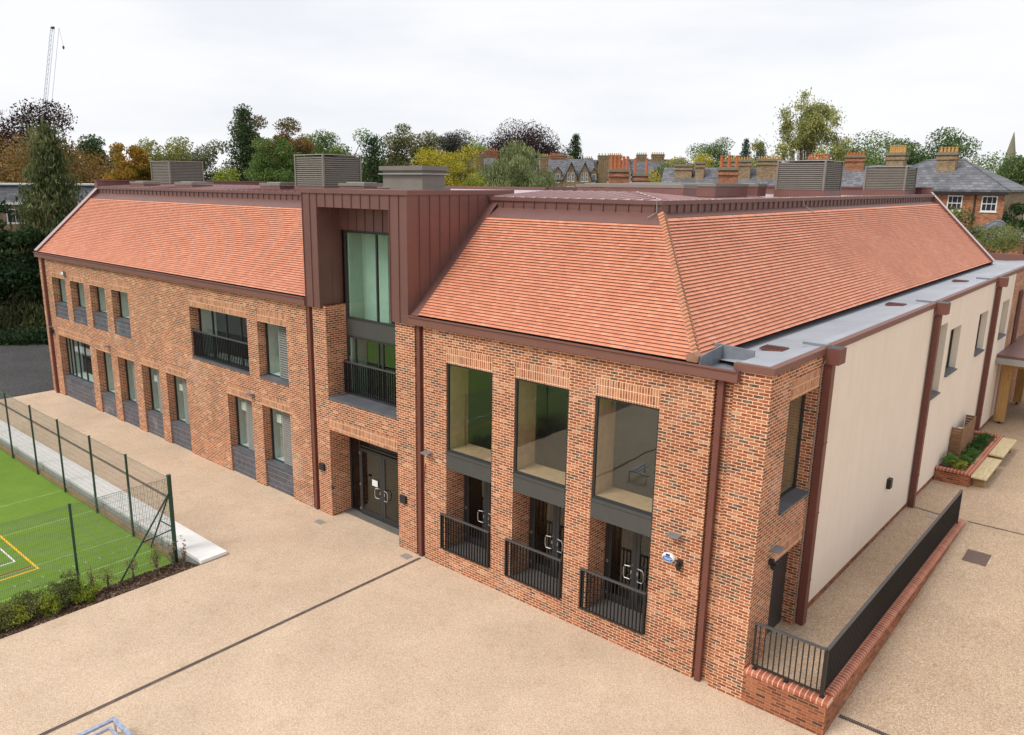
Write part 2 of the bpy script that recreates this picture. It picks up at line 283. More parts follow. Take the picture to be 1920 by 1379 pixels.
# ------------------------------------------------------------------ mesh helpers
def tag(o, label=None, cat=None, group=None, kind=None):
    if label: o['label'] = label
    if cat: o['category'] = cat
    if group: o['group'] = group
    if kind: o['kind'] = kind
    return o
def empty(name, loc=(0, 0, 0), rz=0, label=None, cat=None, group=None):
    o = D.objects.new(name, None); COL.objects.link(o); o.location = loc; o.rotation_euler = (0, 0, rz); o.empty_display_size = .3
    return tag(o, label, cat, group)
FRONT = lambda u, v, z: (u, v, z)
SIDEX = 10.61
SIDE = lambda u, v, z: (SIDEX - v, u, z)
class MB:
    def __init__(s, tf=FRONT): s.v = []; s.f = []; s.m = []; s.uv = []; s.tf = tf
    def add(s, pts): i = len(s.v); s.v += [s.tf(*p) for p in pts]; return i
    def quad(s, pts, mi=0, uv=None):
        i = s.add(pts); s.f.append(tuple(range(i, i + len(pts)))); s.m.append(mi); s.uv.append(uv)
    def box(s, x0, x1, y0, y1, z0, z1, mi=0):
        if x1 < x0: x0, x1 = x1, x0
        if y1 < y0: y0, y1 = y1, y0
        if z1 < z0: z0, z1 = z1, z0
        i = s.add([(x0, y0, z0), (x1, y0, z0), (x1, y1, z0), (x0, y1, z0), (x0, y0, z1), (x1, y0, z1), (x1, y1, z1), (x0, y1, z1)])
        for f in ((0, 3, 2, 1), (4, 5, 6, 7), (0, 1, 5, 4), (1, 2, 6, 5), (2, 3, 7, 6), (3, 0, 4, 7)):
            s.f.append(tuple(i + k for k in f)); s.m.append(mi); s.uv.append(None)
    def prism(s, poly, a, b, axis='y', mi=0):
        """closed prism: poly in the two other axes, extruded from a to b"""
        n = len(poly)
        def P(p, t):
            if axis == 'y': return (p[0], t, p[1])
            if axis == 'x': return (t, p[0], p[1])
            return (p[0], p[1], t)
        i = s.add([P(p, a) for p in poly] + [P(p, b) for p in poly])
        s.f.append(tuple(range(i, i + n))); s.f.append(tuple(range(i + 2 * n - 1, i + n - 1, -1))); s.m += [mi, mi]; s.uv += [None, None]
        for k in range(n):
            j = (k + 1) % n; s.f.append((i + k, i + n + k, i + n + j, i + j)); s.m.append(mi); s.uv.append(None)
    def tube(s, pts, rs, n=6, mi=0, cap=True):
        pts = [Vector(p) for p in pts]; rings = []
        if isinstance(rs, (int, float)): rs = [rs] * len(pts)
        for k, p in enumerate(pts):
            d = (pts[min(k + 1, len(pts) - 1)] - pts[max(k - 1, 0)]).normalized()
            a = Vector((0, 0, 1)) if abs(d.z) < .9 else Vector((1, 0, 0))
            x = d.cross(a).normalized(); y = d.cross(x)
            rings.append(s.add([tuple(p + (x * math.cos(2 * math.pi * j / n) + y * math.sin(2 * math.pi * j / n)) * rs[k]) for j in range(n)]))
        for k in range(len(pts) - 1):
            for j in range(n):
                a, b = rings[k] + j, rings[k] + (j + 1) % n; c, d_ = rings[k + 1] + (j + 1) % n, rings[k + 1] + j
                s.f.append((a, b, c, d_)); s.m.append(mi); s.uv.append(None)
        if cap:
            s.f.append(tuple(rings[0] + j for j in range(n))[::-1]); s.f.append(tuple(rings[-1] + j for j in range(n))); s.m += [mi, mi]; s.uv += [None, None]
    def cyl(s, x, y, z0, z1, r0, r1=None, n=12, mi=0): s.tube([(x, y, z0), (x, y, z1)], [r0, r1 if r1 is not None else r0], n, mi)
    def build(s, name, mats, parent=None, smooth=False):
        me = D.meshes.new(name); me.from_pydata(s.v, [], s.f)
        if not isinstance(mats, (list, tuple)): mats = [mats]
        for x in mats: me.materials.append(M[x] if isinstance(x, str) else x)
        if len(mats) > 1: me.polygons.foreach_set('material_index', s.m)
        if any(u is not None for u in s.uv):
            ul = me.uv_layers.new(name='uv'); k = 0
            for f, u in zip(s.f, s.uv):
                for j in range(len(f)):
                    if u: ul.data[k].uv = u[j]
                    k += 1
        if smooth: me.polygons.foreach_set('use_smooth', [True] * len(s.f))
        me.update()
        o = D.objects.new(name, me); COL.objects.link(o)
        if parent: o.parent = parent
        return o
def bevel(o, w=.01, seg=2):
    b = o.modifiers.new('bevel', 'BEVEL'); b.width = w; b.segments = seg; b.limit_method = 'ANGLE'; return o

# ------------------------------------------------------------------ ground, paving, pitch
g = MB(); g.quad([(-1500, -1500, -.62), (1500, -1500, -.62), (1500, 1500, -.62), (-1500, 1500, -.62)]); tag(g.build('ground', 'ground'), kind='structure')
g = MB(); g.quad([(-120, -80, -.02), (-29.25, -80, -.02), (-29.25, 60, -.02), (-120, 60, -.02)])
g.quad([(-29.25, 14, -.02), (60, 14, -.02), (60, 60, -.02), (-29.25, 60, -.02)]); tag(g.build('asphalt_road', 'asphalt'), kind='structure')
GZ = .08
def yard_z(y): return GZ + (.67 * min(max(y, 0), 12.6) / 12.6)
pv = MB()
# front yard with a straight edge along the kerbs, then the sloped side yard
pv.quad([(-29.25, -4.1, GZ), (-4.35, -4.1, GZ), (-4.35, .5, GZ), (-29.25, .5, GZ)])
pv.quad([(-4.35, -60, GZ), (60, -60, GZ), (60, 0, GZ), (-4.35, 0, GZ)])
pv.quad([(-4.35, 0, GZ), (12.2, 0, GZ), (12.2, .9, GZ), (-4.35, .9, GZ)])
z95 = yard_z(.95)
pv.quad([(12.2, 0, GZ), (60, 0, GZ), (60, .95, z95), (12.2, .95, z95)])
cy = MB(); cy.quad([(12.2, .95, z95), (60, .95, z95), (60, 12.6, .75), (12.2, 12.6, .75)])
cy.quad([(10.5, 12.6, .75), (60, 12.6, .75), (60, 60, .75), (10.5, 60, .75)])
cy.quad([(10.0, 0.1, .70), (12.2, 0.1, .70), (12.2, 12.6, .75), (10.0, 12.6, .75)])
tag(cy.build('courtyard', 'paving_shaded'), kind='structure')
pv.box(-29.25, -4.35, -4.1, -4.0, -.5, GZ - .004); 
tag(pv.build('paving', 'paving'), kind='structure')
# pitch
PZ = -.3
t = MB(); t.quad([(-60, -60, PZ), (-5.75, -60, PZ), (-5.75, -5.06, PZ), (-60, -5.06, PZ)])
pitch = tag(t.build('sports_pitch', 'turf'), kind='structure')
def strip(name, x0, x1, y0, y1, z, mt, parent=None):
    b = MB(); b.quad([(x0, y0, z), (x1, y0, z), (x1, y1, z), (x0, y1, z)]); return b.build(name, mt, parent)
strip('yellow_line', -40, -8.47, -8.235, -8.165, PZ + .004, 'yellow', pitch); strip('yellow_line', -8.54, -8.47, -30, -8.235, PZ + .004, 'yellow', pitch)
strip('red_line', -8.86, -8.79, -30, -8.3, PZ + .004, 'redline', pitch)
strip('white_line', -40, -9.5, -8.55, -8.5, PZ + .004, 'whiteline', pitch); strip('white_line', -9.55, -9.5, -30, -8.55, PZ + .004, 'whiteline', pitch)
for x in (-7.15, -8.0 + .75 - 1.5, -11.8, -14.6): strip('turf_seam', x - .018, x + .018, -45, -5.1, PZ + .003, 'seamline', pitch)
strip('turf_seam', -6.42, -6.38, -45, -5.4, PZ + .003, 'seamline', pitch)
b = MB(); rnd = random.Random(3)
for k in range(40):
    y = -5.3 - k * .42 - rnd.random() * .1
    for dx in (0, .10): b.quad([(-7.9 + dx, y, PZ + .005), (-7.875 + dx, y, PZ + .005), (-7.875 + dx, y + .03, PZ + .005), (-7.9 + dx, y + .03, PZ + .005)])
b.build('dotted_line', 'whiteline', pitch)
# planting bed
t = MB()
n = 30
for k in range(n):
    y0 = -5.0 - k * 1.2; y1 = y0 - 1.2
    xs = (-5.78, -5.2, -4.35 + .0)
    t.quad([(xs[0], y0, PZ + .02), (xs[1], y0, PZ + .18), (xs[1], y1, PZ + .18), (xs[0], y1, PZ + .02)])
    t.quad([(xs[1], y0, PZ + .18), (xs[2], y0, GZ - .02), (xs[2], y1, GZ - .02), (xs[1], y1, PZ + .18)])
bed = tag(t.build('planting_bed', 'mulch'), kind='structure')
# bark chips give the bed its roughness
def leafcards(pos, size, rng, droop=0.0, aspect=1.0):
    n = len(pos)
    a = rng.normal(size=(n, 3)); 
    if droop: a[:, 2] = -abs(a[:, 2]) * (1 + droop * 2); a[:, :2] *= (1 - droop * .6)
    a /= np.linalg.norm(a, axis=1)[:, None]
    b = np.cross(a, rng.normal(size=(n, 3))); b /= (np.linalg.norm(b, axis=1)[:, None] + 1e-9)
    s = size * rng.uniform(.55, 1.35, n)[:, None]
    a = a * s * aspect; b = b * s * .55
    v = np.stack([pos - a * .5, pos + b * .5, pos + a * .5, pos - b * .5], 1).reshape(-1, 3)
    return v
def cardmesh(name, v, mt, parent=None):
    n = len(v) // 4; me = D.meshes.new(name)
    me.vertices.add(len(v)); me.vertices.foreach_set('co', v.astype(np.float32).ravel())
    me.loops.add(n * 4); me.loops.foreach_set('vertex_index', np.arange(n * 4, dtype=np.int32))
    me.polygons.add(n); me.polygons.foreach_set('loop_start', np.arange(0, n * 4, 4, dtype=np.int32)); me.polygons.foreach_set('loop_total', np.full(n, 4, dtype=np.int32))
    me.materials.append(M[mt]); me.update(calc_edges=True); me.validate()
    o = D.objects.new(name, me); COL.objects.link(o)
    if parent: o.parent = parent
    return o
rng = np.random.default_rng(5)
k = 9000
p = np.stack([rng.uniform(-5.75, -4.4, k), rng.uniform(-14, -5.02, k), np.zeros(k)], 1)
p[:, 2] = np.interp(p[:, 0], [-5.78, -5.2, -4.35], [PZ + .03, PZ + .19, GZ - .01]) + rng.uniform(0, .02, k)
tag(cardmesh('bark_chips', leafcards(p, .05, rng), 'mulch'), 'dark brown bark chips scattered over the planting bed', 'bark chips', kind='stuff')

# ------------------------------------------------------------------ kerb slab, timber edging, fence
kb = empty('concrete_bench', (-14.7, -4.5, GZ), label='long low white concrete bench slab running between paving and green pitch', cat='bench')
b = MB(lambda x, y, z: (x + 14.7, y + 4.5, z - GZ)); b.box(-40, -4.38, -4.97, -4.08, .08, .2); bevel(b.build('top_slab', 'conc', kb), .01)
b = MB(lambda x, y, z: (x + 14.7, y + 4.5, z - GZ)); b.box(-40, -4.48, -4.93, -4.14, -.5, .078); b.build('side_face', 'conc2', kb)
b = MB(lambda x, y, z: (x + 14.7, y + 4.5, z))
for k in range(12): b.box(-40 + k * 2.87, -40 + k * 2.87 + 2.85, -5.09, -4.985, -.5, -.13)
b.tf = FRONT; ob = b.build('timber_edging', 'edging'); ob.location = (-14.7, -4.5, 0)
for v in ob.data.vertices: pass
tag(ob, 'weathered timber edging board along the top edge of the green pitch', 'edging board')

def fence(name, p0, p1, posts, z0, z1, label, big=(), w=.002):
    f = empty(name, (p0[0], p0[1], z0), label=label, cat='fence')
    dx, dy = p1[0] - p0[0], p1[1] - p0[1]; Lg = math.hypot(dx, dy); ux, uy = dx / Lg, dy / Lg
    for s in posts:
        b = MB(); r = .05 if s in big else .03
        b.box(ux * s - r, ux * s + r, uy * s - r, uy * s + r, -.1, z1 - z0 + (.05 if s in big else .0)); b.build('post', 'green', f)
        b = MB()
        b.box(ux * s - r - .01, ux * s + r + .01, uy * s - r - .01, uy * s + r + .01, z1 - z0 + (.05 if s in big else 0), z1 - z0 + (.07 if s in big else .02)); b.build('post_cap', 'green', f)
    b = MB(lambda s, v, z: (ux * s - uy * v, uy * s + ux * v, z))
    st = .05
    for k in range(int(Lg / st)):
        s = k * st; b.box(s - w, s + w, -w, w, .02, z1 - z0 - .03)
    for k in range(int((z1 - z0) / .2) + 1):
        z = .02 + k * .2
        if z > z1 - z0: break
        b.box(0, Lg, .0017, .0045, z - w, z + w)
    b.box(0, Lg, -.005, .005, z1 - z0 - .04, z1 - z0 - .028)
    b.build('mesh_panel', 'wire', f)
    return f
fx = fence('mesh_fence', (-5.66, -5.14), (-40, -5.14), [0.0, 2.95, 5.82, 8.7, 11.5, 14.33, 17.2, 20.1, 23, 26], PZ, 2.62,
           'tall green mesh fence with many posts, running beside the white concrete bench', big=(0.0,))
fy = fence('mesh_fence', (-5.66, -5.24), (-5.66, -45), [2.82, 5.75, 8.7, 11.6, 14.5, 17.4], PZ, 2.62,
           'green mesh fence section behind the shrubs, at right angles to the bench', w=.0032)
b = MB()
def bar(b, a, c, r=.03): b.tube([a, c], r, 8)
bar(b, (-5.66, -5.18, 2.1), (-5.66, -6.95, PZ), .028); bar(b, (-5.70, -5.14, 2.1), (-7.35, -5.14, PZ + .02), .028)
bar(b, (-5.66, -5.14, .9), (-5.66, -6.13, .78), .02); bar(b, (-5.66, -5.14, .95), (-6.5, -5.14, .92), .02)
o = b.build('brace', 'green', fx); o.matrix_parent_inverse = Matrix.Translation((5.66, 5.14, -PZ))

# ------------------------------------------------------------------ the school
S = empty('school_building', (0, 0, 0), label='large new red brick school with orange tiled hipped roof and brown metal dormer', cat='school')
def wall_grid(b, u0, u1, z0, z1, openings, lintels=(), mi_of=None, back=None):
    us = sorted({u0, u1, *[o[k] for o in openings for k in (0, 1)], *[l[k] for l in lintels for k in (0, 1)]}); zs = sorted({z0, z1, *[o[k] for o in openings for k in (2, 3)], *[l[k] for l in lintels for k in (2, 3)]})
    us = [u for u in us if u0 <= u <= u1]; zs = [z for z in zs if z0 <= z <= z1]
    for i in range(len(us) - 1):
        for j in range(len(zs) - 1):
            cu, cz = (us[i] + us[i + 1]) / 2, (zs[j] + zs[j + 1]) / 2
            if any(o[0] < cu < o[1] and o[2] < cz < o[3] for o in openings): continue
            mi = 1 if any(l[0] < cu < l[1] and l[2] < cz < l[3] for l in lintels) else 0
            if mi_of and not mi: mi = mi_of(cu, cz)
            b.quad([(us[i], 0, zs[j]), (us[i + 1], 0, zs[j]), (us[i + 1], 0, zs[j + 1]), (us[i], 0, zs[j + 1])], mi)
    for o in openings:
        d = o[4]; a, c, z_0, z_1 = o[:4]; mi = mi_of((a + c) / 2, (z_0 + z_1) / 2) if mi_of else 0
        b.quad([(a, 0, z_0), (a, d, z_0), (a, d, z_1), (a, 0, z_1)], mi); b.quad([(c, 0, z_0), (c, 0, z_1), (c, d, z_1), (c, d, z_0)], mi)
        if z_1 < 7.48: b.quad([(a, 0, z_1), (a, d, z_1), (c, d, z_1), (c, 0, z_1)], mi)
        b.quad([(a, 0, z_0), (c, 0, z_0), (c, d, z_0), (a, d, z_0)], mi)
        if len(o) > 5 and o[5]: b.quad([(a, d, z_0), (c, d, z_0), (c, d, z_1), (a, d, z_1)], mi)
LT = .45
UPW = [(-27.67, -25.97), (-25.35, -23.67), (-22.99, -21.31), (-20.61, -18.92)]
GRW = [(-22.99, -21.31), (-20.62, -18.92), (-18.20, -16.52), (-15.86, -14.10), (-10.86, -9.13), (-8.43, -6.64)]
BIG = [(1.22, 2.99), (3.77, 5.54), (6.32, 8.08)]
RECESS = [(-5.43, -5.06), (-.08, .29), (9.37, 9.80)]
DEP = .38
op = [(a, c, 4.42, 6.51, DEP) for a, c in UPW] + [(a, c, 0.0, 3.32, DEP) for a, c in GRW] + [(-27.65, -23.72, 0.0, 3.42, DEP), (-13.40, -9.15, 4.35, 6.52, .45), (-8.46, -6.62, 4.35, 6.51, DEP)]
op += [(-4.34, -.92, 4.36, 7.5, .85), (-4.35, -.90, 0.0, 3.25, .83)]
op += [(a, c, .68, 6.47, .8) for a, c in BIG]
op += [(a, c, 0.0, 7.44, .12, True) for a, c in RECESS]
li = [(a, c, 6.51, 6.51 + LT) for a, c in UPW] + [(a, c, 3.32, 3.32 + LT) for a, c in GRW] + [(-27.65, -23.72, 3.42, 3.42 + LT), (-13.40, -9.15, 6.52, 6.52 + LT), (-8.46, -6.62, 6.51, 6.51 + LT), (-4.35, -.90, 3.25, 3.25 + LT)] + [(a, c, 6.47, 6.47 + LT) for a, c in BIG]
b = MB(); wall_grid(b, -29.22, 10.61, 0.0, 7.5, op, li)
wall_grid(b, 9.80, 10.61, 7.5, 7.72, [])
b.quad([(-29.22, 0, 0), (-29.22, 14, 0), (-29.22, 14, 7.5), (-29.22, 0, 7.5)])
b.quad([(-29.22, 0, 7.5), (-29.22, 14, 7.5), (-29.22, 14, 11.2), (-29.22, 3.7, 11.0), ])
b.build('wall', ['brick', 'soldier'], S)
# right-hand side wall
YE = 35.0
sop = [(1.1, 2.86, 4.29, 6.92, .34), (1.15, 2.86, .68, 3.07, .36), (13.66, 15.25, 4.42, 6.92, .28), (15.85, 17.5, 4.9, 6.56, .28), (20.66, 22.3, 4.9, 6.56, .28), (25.45, 27.0, 4.92, 6.56, .28), (29.2, 30.3, 3.9, 6.7, .25)]
sli = [(1.1, 2.86, 6.92, 7.37), (1.15, 2.86, 3.07, 3.52)]
def mi_side(u, z):
    if u < 3.25 or u > 27.65: return 0
    return 0 if z < .93 else 2
b = MB(SIDE); wall_grid(b, 0.0, YE, .0, 7.72, sop, sli + [(3.25, 27.65, 0, 0)], None)
for i, f in enumerate(b.f):
    ys = [b.v[k][1] for k in f]; c = sum(ys) / len(ys); b.m[i] = b.m[i] if b.m[i] == 1 else 0
b2 = MB(SIDE); so_a = [o for o in sop if o[1] < 3.2]; so_b = [o for o in sop if 3.3 < o[0] < 27.5]; so_c = [o for o in sop if o[0] > 27.7]
wall_grid(b2, 0, 3.25, 0, 7.72, so_a, sli); b2.build('wall', ['brick', 'soldier'], S); b2 = MB(SIDE); wall_grid(b2, 27.65, YE, 0, 7.72, so_c)
b2.quad([(YE, 0, 0), (YE, 16, 0), (YE, 16, 7.72), (YE, 0, 7.72)])
b2.build('wall', ['brick', 'soldier'], S)
b = MB(SIDE); wall_grid(b, 3.25, 27.65, .93, 7.72, so_b); b.build('rendered_wall', 'render', S)
b = MB(SIDE); b.quad([(3.25, .012, 0), (27.65, .012, 0), (27.65, .012, .93), (3.25, .012, .93)]); b.quad([(3.25, .012, .93), (27.65, .012, .93), (27.65, 0, .93), (3.25, 0, .93)])
b.build('brick_plinth', 'ramp_brick', S)
# interior: floors, back walls
b = MB(); b.box(-29.1, -.1, 5.0, 5.1, 0, 7.4, 0); b.box(0.0, 8.3, 6.5, 6.6, 0, 7.6, 0); b.box(-29.1, -5.3, .9, 5.0, 7.42, 7.5, 0); b.box(-.1, 9.0, .9, 6.5, 7.42, 7.5, 0); b.box(-.1, 0, .9, 6.5, 0, 7.4, 0)
b.box(9.0, 9.1, .2, 30, 0, 7.4, 0)
for x in (-23.4, -16.2, -13.8, -5.6): b.box(x, x + .1, .5, 5.0, 0, 7.4, 0)
for x0, x1 in ((-29.1, -5.5), (-5.4, -.1)): b.box(x0, x1, .86, 5.0, 3.55, 3.95, 1); b.box(x0, x1, .5, 5.0, 0, .12, 1)
b.box(.1, 9.0, .85, 6.5, .3, .68, 1); b.box(9.1, 10.3, .4, 33, .2, .7, 1); b.box(9.1, 10.3, .4, 33, 3.7, 4.0, 1)
b.build('interior', ['inner', 'innerfloor'], S)

def window(u0, u1, z0, z1, v, tf=FRONT, mull=(), trans=(), glass='glass', lin='lining', louvre=None, label=None, sill=True, fw=.06, side_lin=.75, name='window'):
    b = MB(tf); d = .07
    b.box(u0, u0 + fw, v, v + d, z0, z1); b.box(u1 - fw, u1, v, v + d, z0, z1); b.box(u0 + fw, u1 - fw, v, v + d, z1 - fw, z1); b.box(u0 + fw, u1 - fw, v, v + d, z0, z0 + fw)
    for x in mull: b.box(x - .03, x + .03, v - .004, v + d, z0 + fw, z1 - fw)
    for x0, x1, z in trans: b.box(x0, x1, v - .002, v + d, z - .03, z + .03)
    w = b.build(name, 'frame', S)
    if label: w['label'] = label
    x1 = louvre if louvre else u1 - fw
    b = MB(tf); b.box(u0 + fw, x1, v + .03, v + .05, z0 + fw, z1 - fw); b.build('pane', glass, w)
    if lin:
        b = MB(tf); b.box(u0 + .003, u0 + .04, v + .075, v + side_lin, z0, z1); b.box(u1 - .04, u1 - .003, v + .075, v + side_lin, z0, z1); b.box(u0 + .04, u1 - .04, v + .075, v + side_lin, z0 - .02, z0 + .05); b.build('reveal_lining', lin, w)
    if louvre:
        b = MB(tf); b.box(louvre, louvre + .04, v - .01, v + d, z0 + fw, z1 - fw, 0)
        z = z0 + fw
        while z < z1 - fw - .03:
            b.prism([(v - .03, z), (v + .03, z + .04), (v + .03, z + .052), (v - .03, z + .022)], louvre + .04, u1 - fw, 'x', 0) if tf is FRONT else None
            z += .088
        b.box(louvre + .04, u1 - fw, v + .035, v + .05, z0 + fw, z1 - fw, 1)
        b.build('louvre', ['lid', 'louvred'], w)
    return w
def sillpart(u0, u1, z, v0, v1, tf=FRONT, mt='sill', th=.05, parent=S, slope=.03):
    b = MB(tf); b.prism([(v0, z - th), (v1, z - th), (v1, z + slope), (v0, z)], u0, u1, 'x'); return b.build('window_sill', mt, parent)
for a, c in UPW:
    b = MB(); b.box(a + .004, c - .004, .07, .36, 4.46, 5.08); b.build('blue_brick_panel', 'blue_brick', S)
    sillpart(a + .004, c - .004, 5.13, .04, DEP); sillpart(a + .004, c - .004, 4.46, -.02, .12, slope=.005, th=.035)
    window(a, c, 5.13, 6.51, .33)
for k, (a, c) in enumerate(GRW):
    b = MB(); b.box(a + .004, c - .004, .07, .36, .0, 1.03); b.build('blue_brick_panel', 'blue_brick', S)
    sillpart(a + .004, c - .004, 1.08, .03, DEP)
    w = window(a, c, 1.08, 3.32, .33, louvre=(a + .78) if k else None)
    if k >= 2:
        b = MB(); x = a + .4; b.box(x - .12, x + .16, .42, .43, 2.62 if k > 3 else 2.5, 2.95 if k > 3 else 2.8); b.build('paper_notice', 'white', w)
b = MB(); b.box(-27.646, -23.724, .07, .36, 0, 1.13); b.build('blue_brick_panel', 'blue_brick', S); sillpart(-27.646, -23.724, 1.18, .03, DEP)
window(-27.65, -23.72, 1.18, 3.42, .33, mull=(-27.2, -26.75, -26.1, -25.3, -24.5), label='wide ground floor window at the far left corner')
window(-8.46, -6.62, 4.42, 6.51, .33, louvre=-7.62); sillpart(-8.455, -6.625, 4.42, -.03, DEP)
wb = window(-13.40, -9.15, 4.40, 6.52, .40, mull=(-12.35, -11.3, -10.25)); sillpart(-13.396, -9.154, 4.41, -.03, .45)
def balustrade(u0, u1, z0, z1, v, tf=FRONT, step=.115, name='balustrade', parent=S, post=.0, mt='rail', flat=False):
    b = MB(tf); b.box(u0, u1, v - .03, v + .03, z1 - .045, z1); o = b.build(name, 'railtop', parent)
    b = MB(tf); b.box(u0, u1, v - .02, v + .02, z0, z0 + .035)
    n = max(2, int((u1 - u0) / step)); st = (u1 - u0) / n
    for k in range(n + 1):
        u = u0 + k * st; hw = .008 if 0 < k < n else .02
        u = min(max(u, u0 + hw), u1 - hw); b.box(u - hw, u + hw, v - .025, v + .022, z0 + .036, z1 - .046)
    if post:
        for u in (u0 + .03, u1 - .03): b.box(u - .03, u + .03, v + .024, v + .08, z0, z1 - .05)
    b.build('bars', mt, o); return o
balustrade(-13.38, -9.17, 4.46, 5.53, .1)
# dormer upper curtain wall
w = window(-4.34, -.92, 6.98, 9.95, .85, mull=(-2.72,), lin=None, fw=.09, label='tall dormer window of two panes above the entrance')
b = MB(); b.box(-4.33, -.93, .84, .93, 6.44, 6.98); b.build('spandrel_panel', 'spandrel', w)
w = window(-4.34, -.92, 4.42, 6.44, .85, mull=(-3.9, -2.72, -2.5), lin=None, fw=.08, name='sliding_door')
b = MB(); b.tube([(-4.12, .8, 5.3), (-4.12, .8, 5.75)], .015, 8); b.build('handle', 'steel', w)
b = MB(); b.box(-4.32, -4.2, .95, 1.6, 4.0, 9.9); b.box(-4.2, -2.9, 1.5, 1.6, 6.7, 9.9); b.box(-2.9, -.95, 2.3, 2.4, 4.0, 10.2); b.box(-4.2, -.95, 1.0, 2.3, 6.6, 6.7); b.build('light_catch_lining', 'lining_reflect', S)  # wall panels set close behind the glass to catch window light
sillpart(-4.336, -.924, 4.40, -.03, .85, th=.06, slope=.02)
balustrade(-4.30, -.96, 4.47, 5.57, .68, step=.11)
# entrance
w = window(-4.35, -.90, .1, 3.25, .83, mull=(-3.80,), trans=((-3.77, -.96, 2.62),), glass='doorglass', lin=None, fw=.07, label='entrance screen with glazed side light', name='entrance_screen')
def leaf(x0, x1, z0, z1, v, hx, tf=FRONT, side=1):
    b = MB(tf); fw = .11
    b.box(x0, x0 + fw, v, v + .05, z0, z1); b.box(x1 - fw, x1, v, v + .05, z0, z1); b.box(x0 + fw, x1 - fw, v, v + .05, z1 - fw, z1); b.box(x0 + fw, x1 - fw, v, v + .05, z0, z0 + .2)
    o = b.build('door', 'frame', S)
    b = MB(tf); b.box(x0 + fw, x1 - fw, v + .02, v + .035, z0 + .2, z1 - fw); b.build('pane', 'doorglass', o)
    b = MB(tf); zc = z0 + 1.02
    b.tube([(hx, v, zc - .17), (hx + .02 * side, v - .05, zc - .18), (hx + .17 * side, v - .07, zc - .17), (hx + .2 * side, v - .07, zc - .1), (hx + .2 * side, v - .07, zc + .1), (hx + .17 * side, v - .07, zc + .17), (hx + .02 * side, v - .05, zc + .18), (hx, v, zc + .17)], .016, 6)
    b.box(hx - .03, hx + .0, v - .01, v, zc - .05, zc + .05)
    b.build('handle', 'steel', o)
    b = MB(tf); ex = x0 if side < 0 else x1
    for z in (z0 + .2, z0 + 1.1, z1 - .2):
        b = MB(tf); b.box(ex - .02, ex + .02, v - .02, v, z - .05, z + .05); b.box(ex - .045, ex + .045, v - .015, v - .0, z - .012, z + .012); b.build('hinge', 'steel', o)
    return o
d1 = leaf(-3.74, -2.58, .12, 2.56, .79, -2.70, side=-1); leaf(-2.57, -.98, .12, 2.56, .79, -2.46, side=1)
b = MB(); b.box(-3.10, -2.82, .775, .787, 1.34, 1.56); b.build('paper_notice', 'white', d1)
b = MB(); b.box(-4.3, -.95, .70, .84, .082, .1); b.build('threshold', 'steel', S)
# hall windows
for k, (a, c) in enumerate(BIG):
    w = window(a, c, 3.80, 6.47, .04, glass='glassdark', lin='wood', fw=.055, side_lin=.86)
    b = MB(); b.box(a + .01, c - .01, -.01, .12, 3.28, 3.72); b.box(a + .01, c - .01, -.03, .1, 3.735, 3.80); b.build('spandrel_panel', 'spandrel', w)
    b = MB(); b.box(a, c, .12, .8, 3.27, 3.3); b.build('soffit', 'spandrel', w)
    mid = (a + c) / 2
    b = MB(); b.box(a, a + .08, .78, .85, .68, 3.27); b.box(c - .08, c, .78, .85, .68, 3.27); b.box(a + .08, c - .08, .78, .85, 3.17, 3.27); fr = b.build('door_frame', 'frame', S)
    leaf(a + .09, mid + .04, .72, 3.16, .78, mid - .05, side=-1); leaf(mid + .05, c - .09, .72, 3.16, .78, mid + .14, side=1)
    b = MB(); b.box(a + .01, c - .01, .02, .78, .66, .70); b.build('door_sill', 'innerfloor', fr)
    balustrade(a - .17, c - .02, .70, 1.84, -.07, step=.105, post=.04)
# wood slat screen and pale partition seen in the hall
b = MB()
for k in range(52): b.box(.6 + k * .155, .6 + k * .155 + .06, 2.6, 2.66, .7, 2.4)
b.build('interior_screen', 'cedarboard', S)
# side elevation
w = window(1.1, 2.86, 4.32, 6.92, .28, SIDE, glass='glassdark', lin='wood'); sillpart(1.102, 2.858, 4.32, -.06, .34, SIDE)
b = MB(SIDE); b.box(1.16, 2.85, .30, .35, .70, 3.05); d = b.build('door', 'frame', S); d['label'] = 'solid dark side door in the brick corner'
b = MB(SIDE); b.box(1.25, 1.33, .27, .3, 1.55, 1.75); b.tube([(1.29, .26, 1.68), (1.42, .24, 1.68)], .012, 6); b.tube([(1.29, .27, 1.68), (1.29, .25, 1.68)], .02, 8); b.build('handle', 'steel', d)
for a, c, z0, z1, dd in so_b: window(a, c, z0, z1, .22, SIDE, fw=.06); sillpart(a + .002, c - .002, z0 + .01, -.08, .25, SIDE)
window(29.2, 30.3, 3.9, 6.7, .2, SIDE, lin=None)
b = MB(SIDE)
for k in range(34): b.box(29.2 - .05, 30.3 + .05, -.06, -.0, 3.95 + k * .08, 3.98 + k * .08)
b.build('sun_shade', 'pipe', S)

# fascia, gutters
b = MB()
for x0, x1 in ((-29.3, -5.27), (-.20, 9.90)):
    b.box(x0, x1, -.16, -.10, 7.44, 7.69); b.box(x0, x1, -.16 + .06, .12, 7.44, 7.47); b.box(x0, x1, -.2, -.16, 7.665, 7.70)
b.box(9.90, 9.93, -.16, .2, 7.44, 7.70)
b.build('fascia', 'fascia', S)
b = MB()
for x0, x1 in ((-29.1, -5.3), (-.15, 8.8)): b.box(x0, x1, -.097, .2, 7.50, 7.58)
b.build('gutter', 'rail', S)
